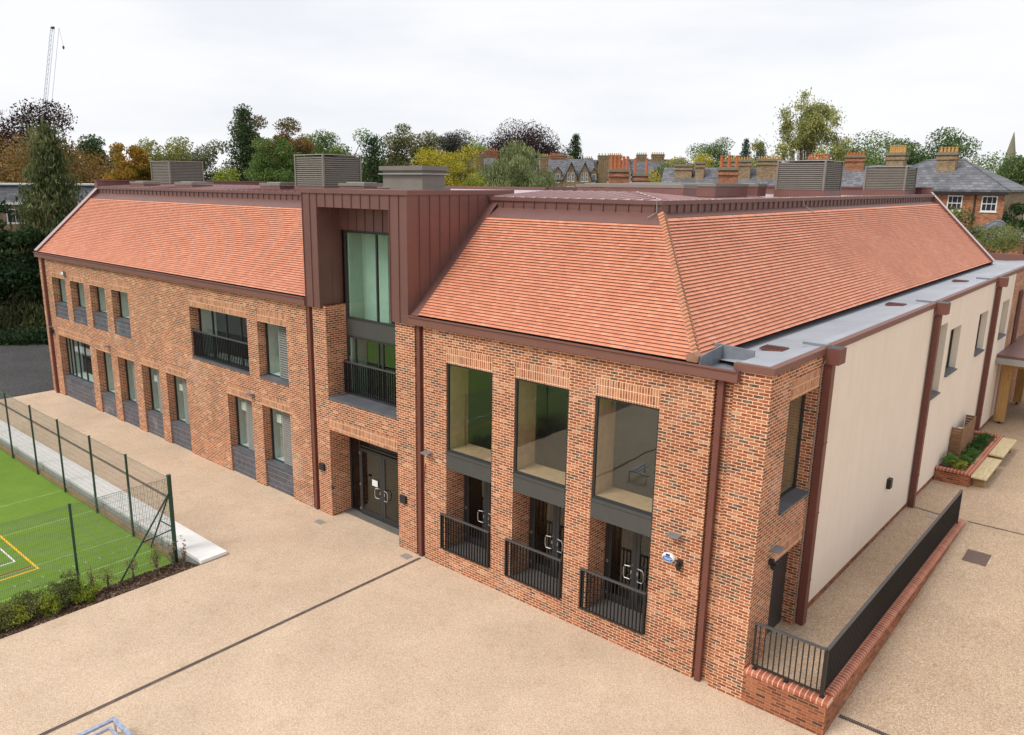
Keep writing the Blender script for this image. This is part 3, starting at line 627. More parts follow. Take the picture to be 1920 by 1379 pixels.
# verge flashings: a sloped parapet at each end of the tiling
K1, K2 = .916, 1.0176
def front_z(y): return 7.70 + K1 * y
def side_z(x): return 7.78 + K2 * (8.88 - x)
BY, BX = 3.42, 5.883           # vertical metal band line
b = MB()
b.prism([(-.05, 7.45), (3.45, 7.45), (3.45, front_z(3.4) + .20), (-.05, front_z(-.05) + .16)], -29.32, -29.02, 'x')
vg = b.build('verge', 'metal', S)
b = MB(); b.prism([(-.12, front_z(-.12) + .165), (3.42, front_z(3.42) + .165), (3.42, front_z(3.42) + .20), (-.12, front_z(-.12) + .20)], -29.36, -28.98, 'x'); b.build('coping', 'sheet', vg)
b = MB(); b.prism([(8.95, 7.6), (5.5, 7.6), (5.5, side_z(5.5) + .2), (8.95, side_z(8.95) + .2)], 31.45, 31.75, 'y'); vg = b.build('verge', 'metal', S)
b = MB(); b.prism([(9.05, side_z(9.05) + .2), (5.55, side_z(5.55) + .2), (5.55, side_z(5.55) + .235), (9.05, side_z(9.05) + .235)], 31.41, 31.79, 'y'); b.build('coping', 'sheet', vg)
# clay tile slopes: every course is a lapped strip
def tiles():
    b = MB(); g_ = .1035
    def course(P0, P1, sdir, ndir, s, u0, u1, j, mi=0):
        # P(u,s)=base; strip between s and s+g ; tail lifted
        pass
    # front slope
    c, s_ = 1 / math.hypot(1, K1), K1 / math.hypot(1, K1)
    n = int(4.12 / g_)
    for j in range(n):
        s0, s1 = j * g_, (j + 1) * g_ + .03
        for part in ('L', 'R'):
            y0, y1 = s0 * c, s1 * c
            for (xa0, xb0, xa1, xb1) in ([(-29.02, -5.25, -29.02, -5.25)] if part == 'L' else [(.12, 8.88 - .9 * (y0 - .09), .12, 8.88 - .9 * (y1 - .09))]):
                h0, h1 = .047, .004
                p = lambda x, s, h: (x, s * c - h * s_ - .02, 7.70 + s * s_ + h * c)
                off = .5 * (j % 2) * 0
                b.quad([p(xa0, s0, h0), p(xb0, s0, h0), p(xb1, s1, h1), p(xa1, s1, h1)], 0, [(xa0 / .165, j + .03), (xb0 / .165, j + .03), (xb1 / .165, j + .97), (xa1 / .165, j + .97)])
                b.quad([p(xa0, s0, h0), p(xa0, s0 + .05, .0), p(xb0, s0 + .05, .0), p(xb0, s0, h0)], 1)
    c2, s2 = 1 / math.hypot(1, K2), K2 / math.hypot(1, K2)
    n = int(3.95 / g_)
    for j in range(n):
        s0, s1 = j * g_, (j + 1) * g_ + .03
        h0, h1 = .047, .004
        p = lambda y, s, h: (8.88 - s * c2 + h * s2 + .02, y, 7.78 + s * s2 + h * c2)
        ya = lambda s: .09 + (s * c2) / .9
        b.quad([p(ya(s0), s0, h0), p(31.46, s0, h0), p(31.46, s1, h1), p(ya(s1), s1, h1)], 0, [(ya(s0) / .165, j + .03), (31.46 / .165, j + .03), (31.46 / .165, j + .97), (ya(s1) / .165, j + .97)])
        b.quad([p(ya(s0), s0, h0), p(ya(s0), s0 + .05, 0), p(31.46, s0 + .05, 0), p(31.46, s0, h0)], 1)
    return b.build('tiled_roof', ['tile', 'tile_shade'], S)
RF = tiles()
# hip bonnets
b = MB(); n = 41
for k in range(n):
    f0 = k / n * 3.17 + .02; f1 = f0 + .0835
    def hp(f, lift): return Vector((8.88 - .9 * f, .09 + f, 7.78 + .9 * f * K2 + lift))
    w = .135
    for (fa, fb, li_) in ((f0, f1, .10),):
        A = hp(fa, .135); B = hp(fb, .085)
        dl = Vector((-w, -.0, -.03)); dr = Vector((.0, w, -.03))
        Al = Vector((A.x - w, A.y - .035, front_z(A.y - .035) + .075)); Ar = Vector((A.x + .035, A.y + w, side_z(A.x + .035) + .075))
        Bl = Vector((B.x - w, B.y - .035, front_z(B.y - .035) + .035)); Br = Vector((B.x + .035, B.y + w, side_z(B.x + .035) + .035))
        b.quad([tuple(Al), tuple(A), tuple(B), tuple(Bl)], 0); b.quad([tuple(A), tuple(Ar), tuple(Br), tuple(B)], 0)
        dn = Vector((.01, -.01, -.035))
        b.quad([tuple(Al), tuple(Al + dn), tuple(A + dn), tuple(A)], 1); b.quad([tuple(A), tuple(A + dn), tuple(Ar + dn), tuple(Ar)], 1)
b.build('hip_tiles', ['hip', 'hipmort'], S)
b = MB(); b.prism([(8.72, 7.72), (8.98, 7.72), (9.0, 7.86), (8.85, 7.93), (8.70, 7.86)], -.12, .12, 'y'); b.build('hip_foot', 'hipmort', S)
# standing seam band, sloping flashing and low metal roof above the tiles
TS = 3.05
b = MB()
zf = front_z
b.quad([(-29.02, 2.95, zf(2.95) + .05), (-5.25, 2.95, zf(2.95) + .05), (-5.25, BY, 10.74), (-29.02, BY, 10.74)])
hx = lambda y: 8.88 - .9 * (y - .09)
b.quad([(.12, 2.95, zf(2.95) + .05), (hx(2.95), 2.95, zf(2.95) + .05), (hx(BY), BY, 10.74), (.12, BY, 10.74)])
b.quad([(hx(2.95), 2.95, zf(2.95) + .05), (6.13, 3.22, 10.62), (BX, BY, 10.74)]); b.quad([(6.13, 3.22, 10.62), (6.13, 31.46, 10.62), (BX, 31.46, 10.74), (BX, BY, 10.74)])
# valley flashing beside the dormer
b.quad([(-.22, -.05, zf(-.05) + .03), (.14, -.05, zf(-.05) + .045), (.14, 3.4, zf(3.4) + .045), (-.22, 3.4, zf(3.4) + .03)])
b.build('flashing', 'metal', S)
b = MB()
X9 = hx(BY)
b.box(-29.02, -5.25, BY, BY + .1, 10.6, 11.0); b.box(-.22, X9, BY, BY + .1, 10.6, 11.0); b.box(X9 - .1, X9, BY + .1, 31.5, 10.55, 11.0)
for k in range(60):
    x = -28.85 + k * .41
    if x < -5.3: b.box(x, x + .018, BY - .035, BY, 10.73, 10.95)
for k in range(14):
    x = .35 + k * .41
    if x < X9 - .1: b.box(x, x + .018, BY - .035, BY, 10.73, 10.95)
for k in range(69):
    y = 3.85 + k * .41
    if y < 31.4: b.box(X9, X9 + .035, y, y + .018, 10.73, 10.95)
b.box(-29.02, -5.25, BY - .05, BY + .12, 10.95, 11.06); b.box(-.22, X9 + .05, BY - .05, BY + .12, 10.95, 11.06); b.box(X9 - .1, X9 + .05, BY + .12, 31.5, 10.95, 11.06)
b.build('seam_band', 'metal', S)
b = MB()
ze, zr, yr, xr = 11.062, 11.24, 6.4, X9 - 2.6
b.quad([(-29.0, BY - .03, ze), (-5.2, BY - .03, ze), (-5.2, yr, zr), (-29.0, yr, zr)]); b.quad([(-5.2, BY, ze), (X9 + .02, BY, ze), (xr, yr, zr), (-5.2, yr, zr)])
b.quad([(X9 + .03, BY - .03, ze), (X9 + .03, yr + .6, ze), (xr, yr, zr)]); b.quad([(X9 + .03, yr + .6, ze), (X9 - .6, yr + .6, 10.98), (xr, yr + .6, 10.98), (xr, yr, zr)]); b.quad([(X9 + .03, yr + .6, ze), (X9 + .03, 31.5, ze), (X9 - .6, 31.5, 10.99), (X9 - .6, yr + .6, 10.99)])
b.quad([(-29.0, yr, zr), (-5.2, yr, zr), (-5.2, 14, 11.0), (-29, 14, 11.0)]); b.quad([(-5.2, yr, zr), (xr, yr, zr), (xr, yr + .6, 10.98), (-5.2, yr + .6, 10.98)]); b.quad([(-6, yr + .6, 10.98), (X9 - .05, yr + .6, 10.98), (X9 - .05, 31.5, 10.98), (-6, 31.5, 10.98)])
for k in range(60):
    x = -28.8 + k * .41
    if x < -5.3: b.prism([(BY - .03, ze), (yr, zr), (yr, zr + .03), (BY - .03, ze + .035)], x, x + .016, 'x')
for k in range(14):
    x = .0 + k * .41
    if x < X9 - .2:
        ye = yr if x < xr else BY + (X9 - x) / (X9 - xr) * (yr - BY)
        zz = ze + (zr - ze) * (ye - BY) / (yr - BY); b.prism([(BY - .03, ze), (ye, zz), (ye, zz + .03), (BY - .03, ze + .035)], x, x + .016, 'x')
for k in range(69):
    y = 3.75 + k * .41
    if y < 31.4:
        xe = X9 - .6 if y > yr else X9 - (y - BY) / (yr - BY) * (X9 - xr); zz = 10.99 if y > yr else ze + (zr - ze) * (X9 - xe) / (X9 - xr)
        b.prism([(X9 + .03, ze), (X9 + .03, ze + .035), (xe, zz + .03), (xe, zz)], y, y + .016, 'y')
b.tube([(X9, BY, ze + .01), (xr, yr, zr + .01)], .02, 6)
b.build('metal_roof', 'sheet', S)
# end and rear parapets
b = MB()
b.box(-29.36, -29.0, 3.38, 3.75, 10.4, 11.38); b.box(-29.3, -29.06, 3.75, 14, 10.6, 11.38); b.box(-29.4, -28.96, 3.34, 14.1, 11.381, 11.44)
b.box(-29.0, -6, 13.8, 14.05, 7, 11.3); b.box(5.3, 5.75, 31.42, 31.8, 10.4, 11.38); b.box(-6, 5.3, 31.5, 31.74, 7.0, 11.38); b.box(-6, 5.79, 31.38, 31.84, 11.381, 11.44); b.box(-6.2, -6, 14, 31.7, 7, 11.3)
b.build('parapet', 'metal', S)
b = MB(); b.box(-29.1, -6, 14.0, 14.06, 0, 7.2); b.box(-6.1, -6.02, 14, 35, 0, 11); b.box(-6, 9.0, 31.76, 31.9, 7.0, 7.4); b.build('rear_wall', 'brick', S)
# lower flat roof at the side
b = MB()
b.quad([(8.55, 1.1, 7.60), (10.53, .15, 7.78), (10.53, YE, 7.78), (8.55, YE, 7.60)]); b.quad([(9.8, .1, 7.785), (10.53, .1, 7.785), (10.53, .3, 7.785), (9.8, 1.2, 7.72)])
b.box(9.75, 10.53, .06, 1.3, 7.5, 7.784)
b.quad([(-6, 31.8, 7.6), (10.53, 31.8, 7.65), (10.53, YE, 7.65), (-6, YE, 7.6)])
def m_flat():
    M_, t, bb = mat_new('grey_membrane'); setc(bb, None, .45, 0, .5)
    n = noise(t, .7, 6, .65); r = ramp(t, [(.3, (.30, .32, .36)), (.7, (.40, .42, .46))]); t.links.new(n.outputs[0], r.inputs[0]); t.links.new(r.outputs[0], bb.inputs['Base Color']); return M_
M['flat'] = m_flat(); b.build('flat_roof', 'flat', S)
b = MB(); b.box(10.50, 10.66, -.05, YE + .05, 7.69, 7.84); b.box(9.78, 10.5, -.05, .1, 7.69, 7.84); b.box(-6, 10.5, YE - .12, YE + .06, 7.6, 8.0); b.build('parapet_coping', 'fascia', S)
b = MB(); b.box(10.2, 10.4997, .1, YE, 7.785, 7.80); b.build('membrane_edge', 'flat', S)
b = MB(); b.box(9.55, 9.79, -.1, .9, 7.52, 7.60); b.prism([(8.75, 7.60), (9.75, 7.60), (9.75, 7.92), (8.75, 7.98)], 1.02, 1.08, 'y'); b.prism([(-.15, 7.46), (.9, 7.46), (1.05, 7.95), (.0, 7.86)], 8.98, 9.02, 'x'); b.box(9.0, 9.8, -.1, 1.0, 7.50, 7.56); b.build('gutter_end', 'lead', S)
# roof outlets: leaf grates in the flat roof, and the step flashings
for yy in (2.6, 12.5, 21.6):
    b = MB(); b.box(9.3, 9.85, yy - .22, yy + .22, 7.70, 7.74)
    for k in range(9): b.box(9.33 + k * .06, 9.35 + k * .06, yy - .2, yy + .2, 7.74, 7.765)
    b.build('roof_outlet', 'pipe', S)
    b = MB(); b.box(10.0, 10.62, yy + .62, yy + .67, 7.80, 7.86); b.build('weir_flashing', 'lead', S)
for y0 in (2.9, 12.95, 23.0):
    b = MB(SIDE); b.box(y0, y0 + .46, -.36, -.0, 7.47, 7.84, 0); b.box(y0 + .03, y0 + .43, -.33, -.03, 7.841, 7.846, 1); o = b.build('hopper', ['pipe', 'frame'], S)
    b = MB(SIDE); b.box(y0 + .10, y0 + .33, -.20, -.02, yard_z(y0) if y0 > 3 else .70, 7.47)
    for z in (1.9, 3.7, 5.5): b.box(y0 + .09, y0 + .34, -.212, -.02, z, z + .03)
    b.build('downpipe', 'pipe', S)
    b = MB(SIDE); b.tube([(y0 - .06, -.03, .8), (y0 - .06, -.03, 7.4)], .012, 5); b.tube([(y0 - .06, -.03, 7.4), (y0 + .1, -.1, 7.75)], .012, 5); b.build('conductor_cable', 'grey', S)
# front downpipes
for x in (-29.22 + .42 + .3, -5.245, .105, 9.52):
    b = MB(); v = -.07 if x < -20 else .02
    b.box(x - .065, x + .065, v - .06, v + .06, .09, 7.45); b.box(x - .073, x + .073, v - .068, v + .068, 2.4, 2.43); b.box(x - .073, x + .073, v - .068, v + .068, 4.9, 4.93); b.build('downpipe', 'pipe', S)
b = MB(); b.tube([(.27, -.0, .3), (.27, -.0, 7.3)], .01, 5); b.tube([(.27, -.02, 2.6), (.33, -.04, 2.75), (.36, -.02, 3.2)], .012, 5); b.build('conductor_cable', 'pipe', S)

# dormer
b = MB()
X0, X1, XI0, XI1, ZB, ZT, ZI = -5.25, -.22, -4.46, -1.0, 7.42, 11.12, 10.69
YF = -.09
b.box(X0, XI0, YF, .0, ZB, ZT); b.box(XI1, X1, YF, 0, ZB, ZT); b.box(XI0, XI1, YF, 0, ZI, ZT)
b.box(XI0 - .02, XI0, 0, .86, ZB, ZI); b.box(XI1, XI1 + .02, 0, .86, ZB, ZI); b.box(XI0, XI1, 0, .86, ZI, ZI + .02); b.box(XI0, XI1, .80, .86, 9.95, ZI)
b.box(X0, XI0, YF, .05, ZB - .01, ZB); b.box(XI1, X1, YF, .05, ZB - .01, ZB)
b.box(X0, X0 + .05, .0, 4.6, ZB, ZT); b.box(X1 - .05, X1, .0, 4.6, ZB, ZT)
b.box(X0 - .04, X1 + .04, YF - .05, 0.2, ZT, ZT + .14); b.box(X0 - .04, X0 + .06, .2, 4.6, ZT, ZT + .14); b.box(X1 - .06, X1 + .04, .2, 4.6, ZT, ZT + .14)
b.quad([(X0, .1, ZT + .135), (X1, .1, ZT + .135), (X1, 4.6, ZT + .1), (X0, 4.6, ZT + .1)])
dm = b.build('dormer', 'metal', S)
b = MB()
def seam(x, z0, z1, y): b = MB(); b.box(x - .009, x + .009, y - .03, y, z0, z1); b.build('seam', 'metal', dm)
for x in (X0 + .01, X0 + .41, XI0 - .01, XI1 + .01, XI1 + .4, X1 - .01): seam(x, ZB, ZT, YF)
for k in range(1, 8): seam(XI0 + k * (XI1 - XI0) / 8, ZI, ZT, YF)
for k in range(0, 8): seam(XI0 + .45 + k * .42, 9.95, ZI, .80)
for k in range(1, 11):
    y = -.05 + k * .42; zlo = max(front_z(y) + .04, ZB)
    if zlo < ZT: b = MB(); b.box(X1, X1 + .03, y - .009, y + .009, zlo, ZT); b.build('seam', 'metal', dm)
b = MB(); b.box(XI0, XI0 + .02, .42, .44, ZB, ZI)
b.build('seam', 'metal', dm)

# roof plant
def louvrebox(x0, x1, y0, y1, z0, z1, label=None):
    b = MB(); b.box(x0 - .06, x1 + .06, y0 - .06, y1 + .06, z0 - .15, z0 + .18); base = b.build('louvre_unit', 'metal', S)
    if label: base['label'] = label
    b = MB(); b.box(x0 + .05, x1 - .05, y0 + .05, y1 - .05, z0, z1 - .05, 1)
    for (x, y) in ((x0, y0), (x1, y0), (x0, y1), (x1, y1)): b.box(x - .04, x + .04, y - .04, y + .04, z0 + .15, z1, 0)
    z = z0 + .2
    while z < z1 - .07:
        b.prism([(x0 + .04, z + .06), (x0 - .015, z), (x0 - .015, z + .022), (x0 + .04, z + .075)], y0, y1, 'y', 0); b.prism([(x1 - .04, z + .06), (x1 + .015, z), (x1 + .015, z + .022), (x1 - .04, z + .075)], y0, y1, 'y', 0)
        b.prism([(y0 + .04, z + .06), (y0 - .015, z), (y0 - .015, z + .022), (y0 + .04, z + .075)], x0, x1, 'x', 0); b.prism([(y1 - .04, z + .06), (y1 + .015, z), (y1 + .015, z + .022), (y1 - .04, z + .075)], x0, x1, 'x', 0)
        z += .082
    b.build('louvres', ['louvre', 'louvred'], base)
    b = MB(); b.box(x0 - .05, x1 + .05, y0 - .05, y1 + .05, z1, z1 + .03); b.build('lid', 'lid', base)
louvrebox(-27.75, -25.7, 5.95, 7.9, 11.1, 12.45)
louvrebox(-11.52, -9.67, 4.15, 6.04, 11.1, 12.5)
louvrebox(2.28, 4.31, 19.79, 21.88, 11.1, 12.5)
louvrebox(3.2, 5.1, 28.9, 30.8, 11.1, 12.42)
b = MB(); x0, x1, y0, y1 = -5.7, -3.65, 3.8, 4.9
b.box(x0, x1, y0, y1, 11.1, 11.95, 0); b.box(x0 - .12, x1 + .12, y0 - .12, y1 + .12, 11.74, 11.78, 1); b.box(x0 - .10, x1 + .10, y0 - .10, y1 + .10, 11.88, 12.03, 0); b.box(x0 - .15, x1 + .15, y0 - .15, y1 + .15, 11.2, 11.3, 0)
b.build('roof_vent', ['louvre', 'lid'], S)
def skylight(x0, x1, y0, y1, z1=11.42):
    b = MB(); b.box(x0, x1, y0, y1, 11.0, z1 - .15); k = b.build('skylight', 'metal', S)
    b = MB(); b.box(x0 - .03, x1 + .03, y0 - .03, y1 + .03, z1 - .13, z1 - .02); b.build('rim', 'louvre', k); b = MB(); b.box(x0 + .2, x1 - .2, y0 + .2, y1 - .2, z1 - .03, z1 + .01); b.build('lid', 'lid', k)
skylight(-26.3, -24.8, 4.0, 4.9, 11.40); skylight(-21.45, -19.8, 4.0, 5.1, 11.40); skylight(-13.95, -12.5, 4.0, 5.3, 11.42); skylight(-8.5, -7.0, 4.0, 5.0, 11.45)
skylight(-1.8, 2.76, 10.4, 11.4, 11.49); skylight(-2.4, 1.85, 14.76, 17.8, 11.54); skylight(-2.4, 1.95, 18.6, 19.5, 11.54)
b = MB(); b.tube([(X9 - .1, BY - .07, 11.08), (X9 - .1, BY - .07, 10.75), (X9 - .2, BY - .35, 10.62)], .012, 5); b.tube([(X9 + .02, 13.3, 11.08), (X9 + .09, 13.3, 10.8), (X9 + .42, 13.7, 10.5)], .012, 5); b.build('conductor_cable', 'lid', S)

# lamps, cameras, alarm
def lampbox(x0, x1, z0, z1, d=.09, tf=FRONT, mt='black'): b = MB(tf); b.box(x0, x1, -d, 0, z0, z1); bevel(b.build('wall_lamp', mt, S), .012)
lampbox(-4.93, -4.66, 1.68, 1.93); lampbox(-.76, -.50, 1.66, 1.91); lampbox(-4.30, -4.18, 1.12, 1.22, .05); lampbox(10.0, 10.25, 2.3, 2.62, .12, SIDE)
def shelf(x, z, tf=FRONT, w=.3): b = MB(tf); b.box(x, x + w, -.22, 0, z, z + .05); b.box(x + .03, x + w - .03, -.2, -.02, z - .015, z); b.build('downlight', 'grey', S)
for x, z in ((.36, 3.58), (8.58, 3.55), (-9.2, 3.62), (-21.6, 3.68), (-28.6, 3.74)): shelf(x, z)
shelf(.8, 3.48, SIDE, .34)
def camera_dome(x, z, tf=FRONT):
    b = MB(tf); b.box(x - .06, x + .06, -.1, 0, z, z + .1); b.tube([(x, -.1, z), (x, -.1, z - .1)], [.08, .06], 10); b.tube([(x, -.1, z - .1), (x, -.1, z - .15)], [.06, .02], 10); b.tube([(x, -.08, z + .05), (x, -.2, z + .02)], .035, 8); b.build('security_camera', 'black', S)
camera_dome(8.88, 2.88); camera_dome(.85, 3.18, SIDE); camera_dome(-28.2, 3.52)
b = MB(); b.box(-26.05, -25.72, -.12, 0, 6.74, 6.93); o = b.build('flood_light', 'grey', S)
b = MB(); b.box(-26.02, -25.75, -.128, -.122, 6.765, 6.905); b.build('lens', 'white', o)
# alarm box: white oval with blue print
b = MB(); n = 24; cx_, cz_ = 8.585, 2.95
def ell(a, h, y): return [(cx_ + a * math.cos(2 * math.pi * k / n), y, cz_ + h * math.sin(2 * math.pi * k / n)) for k in range(n)]
A, B_, C_ = ell(.165, .115, 0), ell(.165, .115, -.06), ell(.15, .10, -.08)
for P, Q in ((A, B_), (B_, C_)):
    for k in range(n): j = (k + 1) % n; b.quad([P[k], P[j], Q[j], Q[k]])
b.quad(C_[::-1]); al = b.build('alarm_box', 'white', S)
b = MB(); b.quad([(cx_ + .135 * math.cos(2 * math.pi * k / n), -.083, cz_ - .02 + .065 * math.sin(2 * math.pi * k / n)) for k in range(n)][::-1]); b.build('blue_oval', 'bluetxt', al)
b = MB(); b.box(cx_ - .05, cx_ + .05, -.088, -.07, cz_ + .055, cz_ + .10); b.build('strobe', 'navy', al)
b = MB(); r_ = random.Random(2)
for row, (zz, w_) in enumerate(((cz_ - .005, .10), (cz_ - .035, .07))):
    x = cx_ - w_
    while x < cx_ + w_: l = r_.uniform(.008, .02); b.box(x, x + l, -.086, -.0835, zz - .008, zz + .008); x += l + .006
b.build('lettering', 'white', al)

# ------------------------------------------------------------------ ramp wall and railing
rw = empty('ramp_wall', (12.4, 0, GZ), label='low dark red brick ramp wall with rounded brick coping at the building corner', cat='wall')
T_ = lambda x, y, z: (x - 12.4, y, z - GZ)
b = MB(T_); b.box(10.615, 12.42, .0, .3, .0, .80)
b.prism([(.3, .0), (12.75, .60), (12.75, .80), (.3, .80)], 12.12, 12.42, 'x'); b.build('brickwork', 'ramp_brick', rw)
pr = [(0, 0), (.36, 0), (.36, .07), (.33, .10), (.28, .115), (.08, .115), (.03, .10), (0, .07)]
b = MB(T_); b.prism([(p[0] - .02, p[1] + .80) for p in pr], 10.62, 12.445, 'x'); b.build('coping', 'coping', rw)
b = MB(T_); b.prism([(12.10 + p[0] - .015, p[1] + .801) for p in pr], .34, 12.75, 'y'); b.build('coping', 'coping_y', rw)
rl = empty('railing', (12.25, .15, .95), label='long dark steel bar railing standing on the ramp wall coping', cat='railing')
T2 = lambda x, y, z: (x - 12.25, y - .15, z - .95)
def rail_run(tf, u0, u1, v, step=.115):
    o = balustrade(u0, u1, .99, 2.06, v, tf, step, 'rail_panel', rl); return o
rail_run(lambda u, v, z: T2(u, .13 + v, z), 10.72, 12.26, 0)
rail_run(lambda u, v, z: T2(12.27 - v, u, z), .13, 12.3, 0, .105)
for x, y, h_ in ((12.27, .13, 2.02), (12.27, 12.28, 2.02), (10.80, .13, .99), (11.5, .13, .99)): b = MB(T2); b.box(x - .03, x + .03, y - .03, y + .03, .935, h_); b.box(x - .05, x + .05, y - .05, y + .05, .916, .935); b.build('post', 'rail', rl)

# ------------------------------------------------------------------ drains and covers
def drain(name, p0, p1, w, z0, z1, label, st=.04, ch='black'):
    dx, dy = p1[0] - p0[0], p1[1] - p0[1]; Lg = math.hypot(dx, dy)
    o = empty(name, (p0[0], p0[1], z0), math.atan2(dy, dx), label, 'drain')
    zz = lambda s: (z1 - z0) * s / Lg
    b = MB(); b.quad([(0, -w / 2, .004), (Lg, -w / 2, .004 + z1 - z0), (Lg, w / 2, .004 + z1 - z0), (0, w / 2, .004)]); b.build('channel', ch, o)
    b = MB()
    for k in range(int(Lg / st)): s = k * st; b.box(s, s + st * .45, -w / 2 + .012, w / 2 - .012, zz(s) + .005, zz(s) + .010)
    b.box(0, Lg, -w / 2, -w / 2 + .012, .004, .011) if z0 == z1 else None; b.box(0, Lg, w / 2 - .012, w / 2, .004, .011) if z0 == z1 else None
    b.build('grating', 'drain', o)
M['cover2'] = plain('strip_brown', (.25, .185, .14), .8, 0, .2, .1)
M['drain'] = plain('rusty_grating', (.22, .165, .14), .7, .3, .4, .3, 4)
drain('slotted_channel', (.2, -.12), (.25, -16), .105, GZ, GZ, 'long brown slotted drain channel crossing the front yard')
drain('slotted_channel', (-9.8, -3.12), (-28.6, -2.95), .12, GZ, GZ, 'dark slotted strip parallel to the white bench, seen through the fence', ch='cover2')  # flat brown slotted strip laid along the paving
drain('slotted_channel', (12.46, .9), (22, 1.1), .12, yard_z(.95), yard_z(1.05), 'black drain channel starting at the foot of the ramp wall corner')
drain('slotted_channel', (12.45, 13.1), (24, 13.5), .08, .75, .75, 'thin dark drain channel across the courtyard past the railing end')
drain('slotted_channel', (10.8, 13.2), (12.2, 13.0), .06, .752, .752, 'short dark drain channel between downpipe and railing')
def cover(x, y, z, w, d, mt, label, rz=0, cat='cover'):
    b = MB(); b.box(-w / 2, w / 2, -d / 2, d / 2, 0, .012); o = b.build('access_cover', mt); o.location = (x, y, z); o.rotation_euler = (0, 0, rz); return bevel(tag(o, label, cat), .004)
cover(-4.27, -.62, GZ, .36, .26, 'lid', 'small pale square cover in the paving left of the entrance')
cover(-.2, -.34, GZ, .34, .28, 'lid', 'small pale square cover at the top end of the long drain')
cover(11.45, 13.05 - .35, .752, .30, .22, 'lid', 'small pale cover on the ramp beside the short drain')
M['cover'] = plain('brown_cover', (.16, .11, .095), .8, .2, .3, .2, 12)
o = cover(13.2, 10.55, yard_z(10.55) + .002, .62, .85, 'cover', 'brown rectangular manhole cover in the right courtyard'); o.rotation_euler = (math.atan(.67 / 12.6), 0, 0)
cover(-31.2, -4.1, -.018, 1.2, .9, 'conc2', 'pale manhole cover in the dark asphalt beyond the fence')
# galvanised frame near the bottom edge
gf = empty('steel_frame', (1.2, -10.6, GZ), 0, 'galvanised steel frame poking in at the bottom left edge of the yard', 'frame')
b = MB()
for s_, zt in ((0, .40), (.16, .34)):
    x0, x1, y0, y1 = .11 + s_, .95, -.75, .53 - s_ * 1.1
    w = .095 if s_ == 0 else .05
    b.box(x0, x0 + w, y0, y1, zt - .05, zt); b.box(x0 + w, x1, y1 - w, y1, zt - .05, zt)
b.build('rim', 'galv', gf)
for x, y in ((.14, .50), (.14, -.7), (.9, .50)): b = MB(); b.box(x - .02, x + .02, y - .02, y + .02, 0, .35); b.build('leg', 'galv', gf)

# ------------------------------------------------------------------ planter, benches, screen, canopy
pz = .75
pl = empty('brick_planter', (11.2, 16.6, pz), label='raised red brick planter against the cream wall', cat='planter')
T3 = lambda x, y, z: (x - 11.2, y - 16.6, z - pz)
b = MB(T3); b.box(10.62, 11.78, 16.6, 16.82, pz - .1, 1.17); b.box(11.56, 11.78, 16.82, 22.9, pz - .1, 1.17); b.box(10.62, 11.56, 22.7, 22.9, pz - .1, 1.17); b.build('brickwork', 'ramp_brick', pl)
b = MB(T3); b.box(10.62, 11.80, 16.58, 16.84, 1.17, 1.27); b.box(11.54, 11.80, 16.842, 22.92, 1.17, 1.27); b.box(10.62, 11.538, 22.68, 22.92, 1.17, 1.27); bevel(b.build('coping', 'coping', pl), .03, 3)
b = MB(T3); b.quad([(10.62, 16.8, 1.15), (11.56, 16.8, 1.15), (11.56, 22.7, 1.15), (10.62, 22.7, 1.15)]); b.build('soil', 'mulch', pl)
for k, (y0, y1, lab) in enumerate(((16.6, 19.45, 'pale pine bench top nearer the railing, along the planter'), (19.75, 22.6, 'pale pine bench top farther from the railing, along the planter'))):
    bn = empty('timber_bench', (12.0, y0, pz), label=lab, cat='bench', group='pine benches along the brick planter'); zt = 1.2 - pz + (.0 if k == 0 else .06)
    b = MB()
    for j in range(4): b.box(-.2 + j * .125, -.2 + j * .125 + .122, 0, y1 - y0, zt - .06, zt)
    b.build('seat', 'pine', bn)
    for q in (.3, y1 - y0 - .4): b = MB(); b.box(-.14, .2, q, q + .1, .0, zt - .06); b.build('support', 'edging', bn)
sc_ = empty('timber_screen', (11.0, 18.5, 1.15), label='L-shaped slatted timber screen standing in the brick planter', cat='screen')
T4 = lambda x, y, z: (x - 11.0, y - 18.5, z - 1.15)
b = MB(T4)
for k in range(11):
    z = 1.17 + k * .113; b.box(10.64, 11.0, 18.45, 18.475, z, z + .098); b.box(10.985, 11.01, 18.476, 20.85, z, z + .098); b.box(10.64, 10.984, 20.83, 20.85, z, z + .098)
b.build('boards', 'cedarboard', sc_)
for q in ((10.955, 10.984, 18.48, 18.53, 1.15, 2.41), (10.955, 10.984, 20.78, 20.825, 1.15, 2.41), (10.64, 10.68, 18.48, 18.52, 1.15, 2.40)): b = MB(T4); b.box(*q); b.build('post', 'oak', sc_)
b = MB(); b.box(-.14, .14, -.45, .45, 0, 1.0); o = bevel(b.build('air_conditioner', 'white'), .02); o.location = (10.8, 19.15, 1.16); tag(o, 'white outdoor air unit boxed in behind the timber screen', 'air unit')
b = MB(); b.cyl(0, -.451, .5, .5, 0, 0); 
cn = empty('entrance_canopy', (11.2, 26.7, pz), label='oak post canopy with brown metal roof at the far right', cat='canopy')
T5 = lambda x, y, z: (x - 11.2, y - 26.7, z - pz)
b = MB(T5); b.prism([(10.62, 4.02), (17, 3.85), (17, 3.97), (10.62, 4.14)], 25.9, 33.0, 'y'); b.build('roof', 'metal', cn)
b = MB(T5); b.box(10.62, 17, 25.86, 25.9, 3.72, 4.0); b.build('gutter', 'lid', cn)
